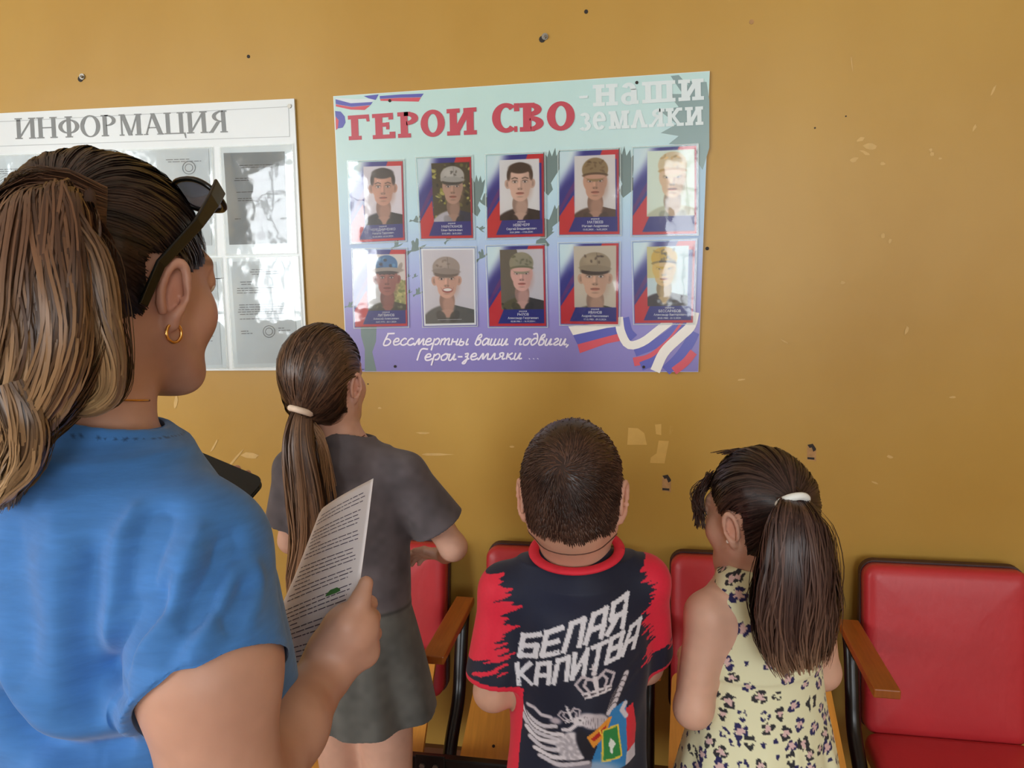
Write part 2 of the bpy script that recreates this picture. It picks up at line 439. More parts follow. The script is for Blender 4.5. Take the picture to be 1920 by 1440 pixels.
def blob(cx, cy, rx, ry, n=11, j=.3, rot=0):
    out = []
    for i in range(n):
        t = 2*math.pi*i/n; q = 1+random.uniform(-j, j); x, y = rx*q*math.cos(t), ry*q*math.sin(t); r = math.radians(rot)
        out.append((cx+x*math.cos(r)-y*math.sin(r), cy+x*math.sin(r)+y*math.cos(r)))
    return out[::-1]
flat('tape_residue', [[(1178, 802), (1176, 834), (1213, 834), (1208, 812), (1196, 803)]], M_tape, wall_back, -.0006)
flat('tape_residue', [[(1228, 796), (1230, 814), (1240, 816), (1240, 795)]], M_tape, wall_back, -.0006)
flat('tape_residue', [[(1235, 826), (1231, 850), (1220, 858), (1219, 868), (1246, 869), (1254, 827)]], M_tape, wall_back, -.0006)
P = []
for cx, cy, rx, ry, rot in [(1614, 261, 9, 4, -25), (1631, 275, 12, 7, 20), (1622, 286, 10, 3, 25), (1601, 299, 8, 5, -20), (1655, 307, 5, 3, 0), (1745, 281, 3, 3, 0), (1748, 289, 4, 4, 0), (1763, 297, 3, 2, 0),
        (1863, 168, 2, 11, 28), (1827, 240, 3, 7, 30), (1655, 442, 4, 4, 0), (1669, 452, 3, 6, 20), (1597, 118, 1, 14, -6), (1668, 856, 6, 3, 10), (1640, 905, 9, 2, 20), (1785, 745, 6, 2, 0), (1390, 712, 8, 2, -10),
        (440, 862, 22, 2, -50), (402, 835, 13, 2, -60), (330, 750, 3, 14, 8), (470, 855, 16, 5, 10), (960, 838, 5, 2, 0), (712, 765, 3, 2, 0), (818, 852, 30, 2, 0), (795, 812, 14, 1.5, 0), (1700, 620, 3, 8, 15), (860, 500, 1, 1, 0), (1580, 530, 4, 3, 0), (1470, 640, 8, 1.5, 30), (600, 740, 2, 10, 10)]:
    P.append(blob(cx, cy, rx, ry, 9, .3, rot))
flat('paint_scratches', P, M_scr, wall_back, -.0005, kind='stuff')
for cx, cy in ((1249, 906), (1521, 848)):
    flat('paint_chip', [[(cx-7, cy-14), (cx-8, cy+14), (cx+9, cy+17), (cx+9, cy-6), (cx+3, cy-16)]], M_chip, wall_back, -.0005)
    flat('chip_edge', [[(cx-7, cy-14), (cx-3, cy-8), (cx+1, cy-9), (cx+4, cy-1), (cx+9, cy-4), (cx+9, cy-7), (cx+3, cy-16)], [(cx-7, cy+9), (cx-7, cy+13), (cx+6, cy+14), (cx+6, cy+10)]], M_hole, wall_back, -.0009)
for cx, cy, r in ((1099, 22, .0055), (466, 106, .005), (1326, 466, .005), (1409, 41, .006), (1528, 240, .0022), (1586, 218, .002), (690, 720, .002)):
    p = at(cx, cy, 0); MB().disc(p, (0, -1, 0), r, .0012, 12).build('nail_hole', M_hole if cx != 1409 else M_chip, wall_back)
for cx, cy in ((1022, 69), (155, 144)):
    p = at(cx, cy, 0); b = MB().disc(p, (0, -1, 0), .009, .004, 14); b.disc(p+np.array([.002, -.004, -.002]), (0, -1, .2), .004, .006, 10)
    b.build('wall_plug', M_steel, wall_back)
    MB().disc(p+np.array([-.008, -.0001, -.006]), (0, -1, 0), .009, .001, 9).build('plug_hole', M_hole, wall_back)
# ------------------------------------------------------------------ chairs
M_red = mat('red leatherette', (190, 50, 57), .40, spec=.5, vary=(5, .06, (1, 1, 1)), bump=(45, .25, .003, (1, 1, .6)))
M_ply = mat('varnished plywood', (206, 140, 52), .38, vary=(9, .10, (12, 1, 1)), coat=.2)
M_arm = mat('brown varnished wood', (158, 88, 30), .38, vary=(10, .14, (14, 1, 1)), coat=.2)
M_black = mat('black enamel steel', (18, 17, 18), .3, vary=(30, .2, (1, 1, 1)))
M_edge = mat('dark edge of the shell', (62, 26, 22), .5, vary=(20, .15, (1, 1, 1)))
M_screw = mat('dark screw head', (50, 36, 30), .5, .6, vary=(50, .1, (1, 1, 1)))
def rrect(w, h, r, k=6):
    out = []
    for sx, sy, a0 in ((1, 1, 0), (-1, 1, 90), (-1, -1, 180), (1, -1, 270)):
        for i in range(k+1):
            a = math.radians(a0+90*i/k); out.append((sx*(w/2-r)+r*math.cos(a), sy*(h/2-r)+r*math.sin(a)))
    return out
def pad(b, w, h, d, r, fr, taper=0., puff=.6):
    """cushion: rounded outline, soft edge; local x,z in plane, -y is the front; fr maps local to world"""
    prof = [(0, 0), (0, -.55*d), (.004, -.8*d), (.012, -.93*d), (.03, -1.0*d), (.07, -1.0*d-.003*puff), (.12, -1.0*d-.006*puff)]
    V = []; n = None
    for ins, y in prof:
        ring = rrect(max(w-2*ins, .02), max(h-2*ins, .02), max(r-ins, .012)); n = len(ring)
        V += [fr(x*(1+taper*z/h), y, z) for x, z in ring]
    V.append(fr(0, -d-.008*puff, 0)); F = []
    for i in range(len(prof)-1):
        F += [(i*n+j, i*n+(j+1) % n, (i+1)*n+(j+1) % n, (i+1)*n+j) for j in range(n)]
    m = len(V)-1; q = (len(prof)-1)*n; F += [(q+j, q+(j+1) % n, m) for j in range(n)]; F.append(tuple(range(n-1, -1, -1)))
    return b.add(V, F)
def frame(c, tilt, yaw=0.):
    R = rotz(yaw)@rotx(tilt); c = np.array(c, float)
    return lambda x, y, z: c+R@np.array([x, y, z])
CH = [(-.785, 'folded', 'red theatre chair with folded plywood seat beside the girl in the grey dress'),
      (-.255, 'folded', 'red theatre chair with folded plywood seat behind the boy in the printed T-shirt'),
      (.275, 'folded', 'red theatre chair with folded plywood seat behind the girl in the spotted dress'),
      (.785, 'down', 'rightmost red theatre chair with its red seat folded down')]
def make_chair(xc, state, label):
    t = thing('theatre_chair', label, 'chair', (xc, -.25, 0), 'red theatre chairs in a row along the wall')
    w = .405
    fr = frame((xc, -.10, .585), math.radians(-9)); b = MB(); pad(b, w, .455, .05, .035, fr, taper=.02, puff=.7); b.build('backrest', M_red, t, smooth=True)
    b = MB(); fr2 = frame((xc, -.096, .587), math.radians(-9)); ring = rrect(w+.008, .459, .038)
    b.prism([fr2(x, 0, z) for x, z in ring], np.array([0, .02, 0])); b.build('back_shell', M_edge, t)
    if state == 'folded':
        c = np.array([xc, -.355, .425]); tl = math.radians(-50)
        fr = frame(c, tl); ring = []
        for x, z in rrect(.42, .34, .022): ring.append(fr(x*(1-.24*z), 0, z))
        b = MB().prism(ring, fr(0, .014, 0)-fr(0, 0, 0)); pn = b.build('seat_panel', M_ply, t, label='varnished plywood underside of the folded seat')
        for sx, sz in ((-.13, -.06), (.13, -.06), (-.13, .09), (.13, .09), (-.04, -.02)):
            MB().disc(fr(sx, 0, sz), fr(0, -1, 0)-fr(0, 0, 0), .004, .0015, 10).build('screw', M_screw, pn)
        b = MB(); fr3 = frame(fr(0, .015, 0), tl); pad(b, .385, .33, .05, .03, lambda x, y, z: fr3(x*(1-.2*z), -y, z)); b.build('seat_cushion', M_red, t, smooth=True)
    else:
        fr = frame((xc, -.375, .335), math.radians(90)); b = MB(); pad(b, .42, .40, .05, .04, lambda x, y, z: fr(x, -y if False else y, z))
        V = np.array(b.V); V[:, 2] = .335+(V[:, 2]-.335)*(1 if V[:, 2].max() > .36 else -1); b.V = [tuple(v) for v in V]
        b.build('seat_cushion', M_red, t, smooth=True)
        MB().box((xc, -.375, .327), (.40, .38, .014), bev=.004).build('seat_panel', M_ply, t)
    return t
for xc, st, lb in CH:
    t = make_chair(xc, st, lb)
    for side in ([1] if xc > -.7 or True else []):
        if xc > .7: continue
        x = xc+.265
        P = spline([(x, -.13, .645), (x, -.165, .60), (x, -.20, .50), (x, -.235, .41), (x, -.33, .33), (x, -.42, .20), (x, -.47, .02)], 26)
        b = MB().tube(P, .019, 12, flat=.8); b.build('standard', M_black, t, smooth=True)
        MB().box((x, -.44, .012), (.05, .22, .024), bev=.006).build('foot', M_black, t)
        b = MB(); n = 12; V = []
        for i in range(n+1):
            u = i/n; y = -.12-.355*u; wd = .027+.002*u; z = .655-.012*math.sin(u*math.pi)*0
            V += [(x-wd, y, z+.011), (x+wd, y, z+.011), (x+wd, y, z-.011), (x-wd, y, z-.011)]
        F = [(i*4+j, i*4+(j+1) % 4, i*4+4+(j+1) % 4, i*4+4+j) for i in range(n) for j in range(4)]+[(3, 2, 1, 0), (n*4, n*4+1, n*4+2, n*4+3)]
        ao = obj('armrest', V, F, M_arm, t); bv = ao.modifiers.new('bevel', 'BEVEL'); bv.width = .003; bv.segments = 2; bv.limit_method = 'ANGLE'
        MB().box((x, -.20, .628), (.03, .10, .034), bev=.006).build('arm_bracket', M_black, t)
bt = thing('support_rail', 'black steel rail running under the row of theatre chairs', 'rail', (-.2, -.43, 0))
b = MB().box((-.2, -.508, .402), (1.52, .024, .034), bev=.004); b.build('beam', M_black, bt)
for x in (-.52, .01, .54):
    b = MB().box((x, -.523, .402), (.075, .006, .055), bev=.002); pl = b.build('clamp', M_black, bt)
    for sx in (-.02, .014): MB().disc((x+sx, -.526, .402), (0, -1, 0), .0075, .005, 6).build('bolt', M_steel, pl)
for x in (-.93, .45): MB().tube([(x, -.508, .392), (x, -.508, .0)], .014, 10).build('rail_leg', M_black, bt)
# ------------------------------------------------------------------ poster fonts
def arc(cx, cy, rx, ry, tk, tn, a0=0, a1=360, n=28):
    out = []
    for i in range(n):
        a, b_ = [math.radians(a0+(a1-a0)*k/n) for k in (i, i+1)]
        out.append([(cx+rx*math.cos(a), cy+ry*math.sin(a)), (cx+rx*math.cos(b_), cy+ry*math.sin(b_)), (cx+(rx-tk)*math.cos(b_), cy+(ry-tn)*math.sin(b_)), (cx+(rx-tk)*math.cos(a), cy+(ry-tn)*math.sin(a))])
    return out
def glyph(ch, T, t, sl):
    """serif letter as convex pieces; y from 0 (base) to 1 (cap)"""
    R = lambda x0, y0, x1, y1: [[(x0, y0), (x1, y0), (x1, y1), (x0, y1)]]
    D = lambda x0, y0, x1, y1, w: [[(x0-w/2, y0), (x0+w/2, y0), (x1+w/2, y1), (x1-w/2, y1)]]
    def V(x, w=None, y0=0, y1=1, s='tb'):
        w = T if w is None else w; o = R(x-w/2, y0, x+w/2, y1)
        if 'b' in s: o += R(x-w/2-sl, y0, x+w/2+sl, y0+t)
        if 't' in s: o += R(x-w/2-sl, y1-t, x+w/2+sl, y1)
        return o
    a = T/2+sl
    if ch in 'Гг': return V(a)+R(a, 1-t, a+.5, 1)+[[(a+.5-t*.8, 1), (a+.5, 1), (a+.5+.02, .72), (a+.5-t*.5, .72)]], a+.56
    if ch == 'Е': return V(a)+R(a, 1-t, a+.5, 1)+R(a, .47, a+.36, .47+t)+R(a, 0, a+.52, t)+R(a+.5-t, .74, a+.5, 1)+R(a+.52-t, 0, a+.56, .26)+R(a+.36-t*.7, .36, a+.36, .64), a+.6
    if ch == 'Р': return V(a, s='tb')+arc(a+T*.3, .74, .42, .26, T*.95, t, -90, 90)+R(a, 1-t, a+.15, 1)+R(a, .48, a+.15, .48+t), a+.52
    if ch == 'О': return arc(.42, .5, .42, .52, T, t), .86
    if ch == 'И': return V(a)+V(a+.58)+D(a+T*.3, .1, a+.58-T*.3, .9, t*1.5), 2*a+.58
    if ch == 'С': return arc(.42, .5, .42, .52, T, t, 48, 312)+R(.66, .72, .66+t, 1.0)+R(.66, 0, .66+t*.6, .2), .78
    if ch == 'В': return V(a)+arc(a+T*.3, .76, .36, .24, T*.9, t, -90, 90)+arc(a+T*.3, .27, .42, .27, T*.95, t, -90, 90)+R(a, 1-t, a+.1, 1)+R(a, .5-t*.3, a+.12, .5+t*.7)+R(a, 0, a+.12, t), a+.54
    if ch == 'Н': return V(a)+V(a+.56)+R(a, .5-t/2, a+.56, .5+t/2), 2*a+.56
    if ch == 'Ф': return V(.46, s='tb')+arc(.46, .52, .44, .34, T, t), .92
    if ch == 'М': return V(a, t)+V(a+.72)+D(a+.05, 1, a+.36, 0, T)+D(a+.36, 0, a+.68, 1, t), 2*a+.72
    if ch == 'А': return D(.12, 0, .42, 1, t)+D(.42, 1, .74, 0, T)+R(.22, .3, .62, .3+t)+R(.12-sl-t/2, 0, .12+sl+t/2, t*.8)+R(.74-sl-T/2, 0, .74+sl+T/2, t*.8), .88
    if ch == 'Ц': return V(a, s='t')+V(a+.56, s='t')+R(a-T/2-sl, 0, a+.56+T/2+sl, t)+[[(a+.56+T/2, t), (a+.56+T/2+.08, t), (a+.66+T/2, -.2), (a+.62+T/2, -.2)]], 2*a+.60
    if ch == 'Я': return V(a+.5)+arc(a+.5-T*.3, .74, .42, .26, T*.95, t, 90, 270)+R(a+.3, 1-t, a+.5, 1)+R(a+.3, .48, a+.5, .48+t)+D(.1, 0, a+.28, .5, T*.9)+R(0, 0, .2, t), 2*a+.5
    # lower case (x height .74)
    x = .74
    if ch == 'н': return V(a, y1=x)+V(a+.44, y1=x)+R(a, .34, a+.44, .34+t), 2*a+.44
    if ch == 'ш': return V(a, y1=x)+V(a+.36, y1=x)+V(a+.72, y1=x)+R(a, 0, a+.72, t), 2*a+.72
    if ch == 'и': return V(a, y1=x)+V(a+.46, y1=x)+D(a+T*.3, .1, a+.46-T*.3, x-.1, t*1.5), 2*a+.46
    if ch == 'а': return V(.44, y1=x*.7, s='')+arc(.26, .2, .26, .22, T*.8, t)+arc(.27, .5, .25, .25, T, t, 0, 155)+R(.40, 0, .60, t), .62
    if ch == 'з': return arc(.2, .54, .24, .2, T, t, -90, 150)+arc(.2, .19, .28, .21, T, t, -150, 90), .5
    if ch == 'е': return arc(.3, .37, .3, .38, T, t, 0, 320)+R(.06, .34, .56, .34+t), .64
    if ch == 'м': return V(a, t*1.3, y1=x)+V(a+.58, y1=x)+D(a+.05, x, a+.29, 0, T)+D(a+.29, 0, a+.54, x, t), 2*a+.58
    if ch == 'л': return D(.12, 0, .36, x, t*1.4)+D(.36, x, .6, 0, T)+R(.0, 0, .26, t)+R(.46, 0, .76, t), .74
    if ch == 'я': return V(a+.36, y1=x)+arc(a+.36-T*.3, .55, .32, .2, T*.9, t, 90, 270)+R(a+.2, x-t, a+.36, x)+R(a+.2, .34, a+.36, .34+t)+D(.1, 0, a+.2, .36, T*.8)+R(0, 0, .22, t), 2*a+.36
    if ch == 'к': return V(a, y1=x)+D(a+.1, .36, a+.42, x, t*1.6)+D(a+.46, 0, a+.14, .42, T*.9)+R(a+.3, 0, a+.62, t)+R(a+.3, x-t, a+.56, x), a+.62
    if ch == '-': return R(0, .32, .25, .45), .32
    return [], .45
def text_quad(s, quad, T, t, sl, gap=.07):
    """lays a line of serif letters out in a quad (TL, TR, BR, BL), cap height fills it"""
    P = []; x = 0
    for ch in s:
        g, w_ = glyph(ch, T, t, sl); P += [[(px+x, py) for px, py in q] for q in g]; x += w_+gap
    x -= gap; TL, TR, BR, BL = [np.array(q, float) for q in quad]
    return [[tuple((BL*(1-u/x)+BR*u/x)*(1-v)+(TL*(1-u/x)+TR*u/x)*v) for u, v in q] for q in P]
CUR = {'е': (.75, [(.05, .45), (.5, .6), (.45, .95), (.2, .95), (.05, .5), (.2, .05), (.5, .05), (.78, .3)]), 'с': (.7, [(.55, .85), (.3, 1), (.05, .6), (.1, .15), (.4, 0), (.75, .3)]),
 'м': (1.1, [(0, .05), (.15, .1), (.4, 1), (.5, .05), (.85, 1), (.95, .1), (1.2, .15)]), 'р': (.8, [(.1, 1), (.1, -.8)], [(.1, .6), (.4, 1), (.65, .7), (.55, .15), (.25, .1)]),
 'т': (1.05, [(.05, 1), (.05, 0)], [(.05, .6), (.3, 1), (.42, .8), (.42, 0)], [(.42, .6), (.7, 1), (.82, .8), (.82, .1), (1.05, .1)]), 'н': (.85, [(.1, 1), (.1, 0)], [(.1, .5), (.6, .5)], [(.62, 1), (.6, .1), (.85, .1)]),
 'ы': (1.0, [(.1, 1), (.05, .1), (.4, 0), (.45, .45), (.1, .5)], [(.78, 1), (.74, .1), (1, .15)]), 'в': (.7, [(.05, .1), (.15, 1.3), (.4, 1.6), (.45, 1.2), (.1, .85), (.5, .75), (.5, .15), (.2, 0), (.05, .3)]),
 'а': (.85, [(.6, .8), (.3, 1), (.05, .5), (.2, 0), (.5, .3), (.65, 1), (.65, .1), (.88, .15)]), 'ш': (1.1, [(.05, 1), (.05, .1), (.35, .1), (.45, 1), (.42, .1), (.75, .1), (.85, 1), (.82, .1), (1.08, .15)]),
 'и': (.8, [(.05, 1), (.05, .1), (.3, .05), (.5, 1), (.5, .1), (.78, .15)]), 'п': (.8, [(.05, 1), (.05, 0)], [(.05, .6), (.35, 1), (.5, .8), (.5, .1), (.78, .15)]), 'о': (.75, [(.35, 1), (.05, .6), (.15, .05), (.5, .1), (.6, .7), (.35, 1), (.75, .85)]),
 'д': (.8, [(.6, .9), (.3, 1), (.05, .5), (.25, 0), (.6, .4), (.6, 1.0), (.4, 1.7), (.05, 1.6)]), 'г': (.65, [(.05, .8), (.3, 1), (.45, .7), (.1, .2), (.3, 0), (.6, .2)]), 'з': (.65, [(.05, .9), (.35, 1), (.35, .6), (.15, .5), (.4, .4), (.3, -.5), (.05, -.5), (.3, 0), (.6, .2)]),
 'л': (.75, [(0, .05), (.15, .1), (.4, 1), (.5, .1), (.75, .15)]), 'я': (.8, [(0, .05), (.25, .4), (.15, .9), (.45, 1), (.5, .5), (.2, .5)], [(.5, 1), (.5, .1), (.78, .15)]), 'к': (.8, [(.1, 1), (.1, 0)], [(.55, 1), (.15, .5), (.4, .3), (.55, 0), (.78, .15)]),
 'Б': (1.05, [(.95, 1.75), (.2, 1.7)], [(.3, 1.7), (.15, .1), (.6, 0), (.8, .5), (.5, .9), (.2, .85)]), 'Г': (.85, [(.2, 0), (.3, 1.7), (.95, 1.75)]), ',': (.4, [(.15, .1), (0, -.35)]), '-': (.6, [(.05, .5), (.5, .5)]), '.': (.4, [(.1, 0), (.12, .08)]), ' ': (.6,)}
def ribbon(P, w_):
    """a band of constant width along a polyline as quads"""
    P = np.array(P, float); T = np.gradient(P, axis=0); T /= np.linalg.norm(T, axis=1)[:, None]+1e-9; N_ = np.stack([-T[:, 1], T[:, 0]], 1)
    w_ = np.broadcast_to(np.array(w_, float), (len(P),))[:, None]/2; A = P+N_*w_; B = P-N_*w_
    return [[tuple(A[i]), tuple(A[i+1]), tuple(B[i+1]), tuple(B[i])] for i in range(len(P)-1)]
def cursive(s, x0, y0, x1, y1, h, slant=.3, pen=3.):
    """handwritten line from pixel (x0,y0) to (x1,y1) on its baseline, x-height h"""
    tot = sum(CUR[c][0] for c in s); L_ = math.hypot(x1-x0, y1-y0); k = L_/tot; ux, uy = (x1-x0)/L_, (y1-y0)/L_; out = []; x = 0
    for c in s:
        for st in CUR[c][1:]:
            Q = spline(st, max(2, (len(st)-1)*5)); q = []
            for a, b_ in Q:
                X = (x+a)*k+slant*b_*h; q.append((x0+ux*X+uy*b_*h, y0+uy*X-b_*h))
            out += ribbon(q, pen)
        x += CUR[c][0]
    return out
# ------------------------------------------------------------------ the big poster
def quad_board(name, quad, y0, th, material, parent):
    return MB().prism([at(px, py, y0) for px, py in quad], (0, -th, 0)).build(name, material, parent)
M_col = mat('printed colours', rough=.30, spec=.5, vcol=True, vary=(8, .015, (1, 1, 1)))
M_board = mat('white plastic board', (222, 232, 234), .28, spec=.5, vary=(5, .012, (1, 1, 1)))
PQ = [(626, 181), (1330.6, 134), (1309, 697), (651.5, 696.5)]
c0 = at(975, 697, 0)
poster = thing('memorial_poster', 'blue memorial poster with red headline and ten portrait pockets on the ochre wall', 'poster', (c0[0], 0, c0[2]))
quad_board('board', PQ, -.003, .005, M_board, poster)
YP = -.0082
nu, nv = 24, 20; V = []; C = []
q = [at(px, py, YP) for px, py in PQ]
stops = np.array([[0, 188, 224, 222], [.22, 190, 222, 222], [.45, 172, 206, 226], [.62, 160, 176, 220], [.8, 140, 134, 196], [1, 128, 120, 184]], float)
for j in range(nv+1):
    for i in range(nu+1):
        u, v = i/nu, j/nv
        V.append((q[0]*(1-u)+q[1]*u)*(1-v)+(q[3]*(1-u)+q[2]*u)*v)
        c = np.array([np.interp(v, stops[:, 0], stops[:, k]) for k in (1, 2, 3)])
        cl = smooth(0, 1, 1-abs(u-.28)*2.4)*(1-smooth(.3, .62, v)); c = c*(1-.25*cl)+np.array([186, 220, 208])*.25*cl
        e = smooth(.82, 1, u)*smooth(.08, .35, v)*(1-smooth(.35, .8, v)); c = c*(1-.5*e)+np.array([142, 180, 214])*.5*e
        C.append(c)
F = [(j*(nu+1)+i, (j+1)*(nu+1)+i, (j+1)*(nu+1)+i+1, j*(nu+1)+i+1) for j in range(nv) for i in range(nu)]
obj('sky_print', V, F, M_col, poster, cols=lin(C))
Z1 = lambda P: [(620+x/2.6667, 120+y/2.6667) for x, y in P]
Z2 = lambda P: [(620+x/2.6667, 420+y/2.6667) for x, y in P]
def band(P, w_, Z): return ribbon(Z(spline(P, 18)), w_/2.6667)
# birds
GR = (104, 126, 124)
birds = []
birds.append(Z1([(1700, 60), (1740, 55), (1790, 110), (1780, 85), (1880, 90), (1893, 180), (1893, 420), (1860, 530), (1820, 470), (1800, 410), (1690, 400), (1740, 360), (1650, 345), (1730, 300), (1640, 230), (1740, 215), (1690, 150), (1760, 150)]))
def hand(x, y, s, rot, flip=1):
    P = [(0, 0), (-.2, -.5), (-.28, -1.0), (-.16, -.85), (-.1, -1.12), (-.02, -.88), (.06, -1.15), (.12, -.85), (.24, -1.05), (.26, -.8), (.42, -.95), (.34, -.5), (.3, -.2), (.7, -.12), (.72, 0), (.3, .2), (.02, .42), (-.1, .2)]
    r = math.radians(rot); return [(x+s*(flip*a*math.cos(r)-b_*math.sin(r)), y+s*(flip*a*math.sin(r)+b_*math.cos(r))) for a, b_ in P]
for a in [(1167, 345, 62, 0, 1), (1033, 343, 58, 10, -1), (896, 385, 50, 0, -1), (1036, 425, 40, 30, -1), (1012, 448, 30, 40, 1)]: birds.append(hand(*a))
def crane(x, y, s, rot=0, flip=1):
    P = [(-1, .35), (-.5, .2), (-.42, -.2), (-.5, -.6), (-.3, -.75), (-.15, -.5), (-.02, -.95), (.18, -.85), (.2, -.4), (.16, -.05), (.5, -.2), (.95, -.35), (.6, 0), (.2, .2), (-.1, .3), (-.5, .35), (-.9, .75)]
    r = math.radians(rot); return [(x+s*(flip*a*math.cos(r)-b_*math.sin(r)), y+s*(flip*a*math.sin(r)+b_*math.cos(r))) for a, b_ in P]
for a in [(745, 460, 12, 0, 1), (781, 465, 20, 0, 1), (842, 447, 12, -20, 1), (905, 480, 14, -10, 1), (781, 414, 12, 30, 1), (766, 518, 5), (779, 518, 6), (768, 548, 6), (785, 549, 11, 0), (902, 430, 9, 60), (906, 378, 18, 20, -1), (657, 574, 10, 20)]: birds.append(crane(*a))
birds.append([(676, 612), (706, 612), (705, 640), (698, 660), (706, 696), (684, 696), (684, 655), (677, 630)])
# triangulated through one ngon each: lifted a hair so that no two lie in one plane
for i, P in enumerate(birds): flat('bird_print', [P[::-1]], M_col, poster, YP-.0001-.00003*(i % 5), cols=[GR if i else (132, 160, 160)])
RW, RB, RR = (232, 230, 222), (88, 92, 178), (206, 82, 96)
rb = []
def addb(polys, c): rb.append((polys, c))
addb([Z1([(25, 185), (110, 200), (205, 190), (225, 172), (120, 176), (24, 168)])], (210, 226, 232)); addb([Z1([(24, 176), (100, 196), (210, 190), (200, 205), (105, 214), (25, 200)])], RB); addb([Z1([(25, 201), (105, 215), (200, 206), (170, 230), (100, 228), (26, 212)])], RR)
addb([Z1([(165, 160), (240, 152), (225, 180), (190, 172)])], RB); addb([Z1([(245, 160), (350, 152), (465, 148), (452, 166), (350, 168), (246, 174)])], RB); addb([Z1([(246, 175), (350, 169), (451, 167), (440, 188), (340, 186), (250, 184)])], RR)
addb([Z1([(22, 235), (50, 238), (70, 262), (74, 292), (60, 318), (36, 322), (40, 280), (24, 262)])], RB); addb([Z1([(24, 262), (40, 282), (36, 322), (26, 330)])], RR)
addb([Z2([(1188, 512), (1330, 500), (1430, 488), (1440, 520), (1380, 520), (1212, 556)])], RW); addb([Z2([(1212, 556), (1380, 520), (1440, 512), (1455, 545), (1400, 560), (1234, 602)])], RB); addb([Z2([(1234, 602), (1400, 558), (1455, 545), (1470, 580), (1380, 598), (1246, 646)])], RR)
addb(band([(1462, 470), (1480, 540), (1510, 575)], 60, Z2), RB)
addb(band([(1520, 640), (1640, 590), (1760, 500), (1790, 478)], 48, Z2), RB); addb(band([(1515, 690), (1600, 668), (1700, 590), (1770, 500)], 44, Z2), RR)
addb(band([(1552, 712), (1640, 670), (1740, 560), (1800, 480)], 44, Z2), RB)
addb(band([(1676, 734), (1740, 670), (1790, 600), (1820, 540)], 52, Z2), RB); addb(band([(1716, 736), (1775, 690), (1815, 640)], 40, Z2), RR)
addb(band([(1440, 466), (1452, 540), (1490, 604), (1560, 590), (1640, 530), (1700, 484)], [44]*1 and 42, Z2), RW)
addb(band([(1622, 736), (1668, 640), (1750, 560), (1800, 510), (1818, 440)], 50, Z2), RW)
for i, (polys, c) in enumerate(rb): flat('ribbon_print', polys, M_col, poster, YP-.0003-.00006*i, cols=[c]*len(polys), dz=1)
M_redl = mat('dark red lettering', (186, 68, 84), .35, vary=(20, .02, (1, 1, 1))); M_pale = mat('pale lettering', (216, 232, 234), .35, vary=(20, .01, (1, 1, 1)))
l1 = text_quad('ГЕРОИ', [(652, 217), (893, 201), (894, 252), (654, 263)], .25, .16, .1, .05)+text_quad('СВО', [(922, 195), (1079, 190), (1079, 243), (923, 249)], .25, .16, .1, .05)
flat('headline', l1, M_redl, poster, YP-.0009, label='dark red slab lettering', kind='stuff')
l2 = text_quad('наши', [(1111, 145), (1319, 133), (1320, 187), (1112, 200)], .2, .13, .1, .1)+text_quad('земляки', [(1087, 200), (1318, 187), (1319, 234), (1088, 245)], .19, .13, .08, .06)+[[(1086, 180), (1102, 179), (1102, 184), (1086, 185)]]
flat('headline', l2, M_pale, poster, YP-.0010, label='pale grey slab lettering', kind='stuff')
l3 = cursive('Бессмертны ваши подвиги,', 716, 647, 1070, 647, 12.5)+cursive('Герои-земляки ...', 778, 676, 1014, 673, 12)
flat('verse', l3, mat('white script', (232, 228, 240), .35, vary=(20, .01, (1, 1, 1))), poster, YP-.0010, label='white handwritten script', kind='stuff')
for cx, cy in ((731, 189), (1194, 155), (741, 687), (1207, 688)): MB().disc(at(cx, cy, YP), (0, -1, 0), .0042, .0022, 12).build('screw', M_hole, poster)
# ------------------------------------------------------------------ plastic film
def film_material():
    m = bpy.data.materials.new('clear plastic film'); m.use_nodes = True; nt = m.node_tree; N = nt.nodes; L = nt.links; N.clear()
    out = N.new('ShaderNodeOutputMaterial'); mx = N.new('ShaderNodeMixShader'); tr = N.new('ShaderNodeBsdfTransparent'); gl = N.new('ShaderNodeBsdfGlossy')
    gl.inputs['Roughness'].default_value = .06; tr.inputs[0].default_value = (.97, .98, .98, 1)
    fr = N.new('ShaderNodeFresnel'); fr.inputs['IOR'].default_value = 1.6
    tc = N.new('ShaderNodeTexCoord'); nz = N.new('ShaderNodeTexNoise'); nz.inputs['Scale'].default_value = 9; nz.inputs['Detail'].default_value = 2.5
    bp = N.new('ShaderNodeBump'); bp.inputs['Strength'].default_value = .7; bp.inputs['Distance'].default_value = .0035
    L.new(tc.outputs['Object'], nz.inputs['Vector']); L.new(nz.outputs[0], bp.inputs['Height']); L.new(bp.outputs[0], gl.inputs['Normal']); L.new(bp.outputs[0], fr.inputs['Normal'])
    L.new(fr.outputs[0], mx.inputs[0]); L.new(tr.outputs[0], mx.inputs[1]); L.new(gl.outputs[0], mx.inputs[2]); L.new(mx.outputs[0], out.inputs[0])
    return m
M_film = film_material()
M_rim = mat('clear plastic rim', (226, 238, 236), .15, alpha=.45, vary=(20, .01, (1, 1, 1)))
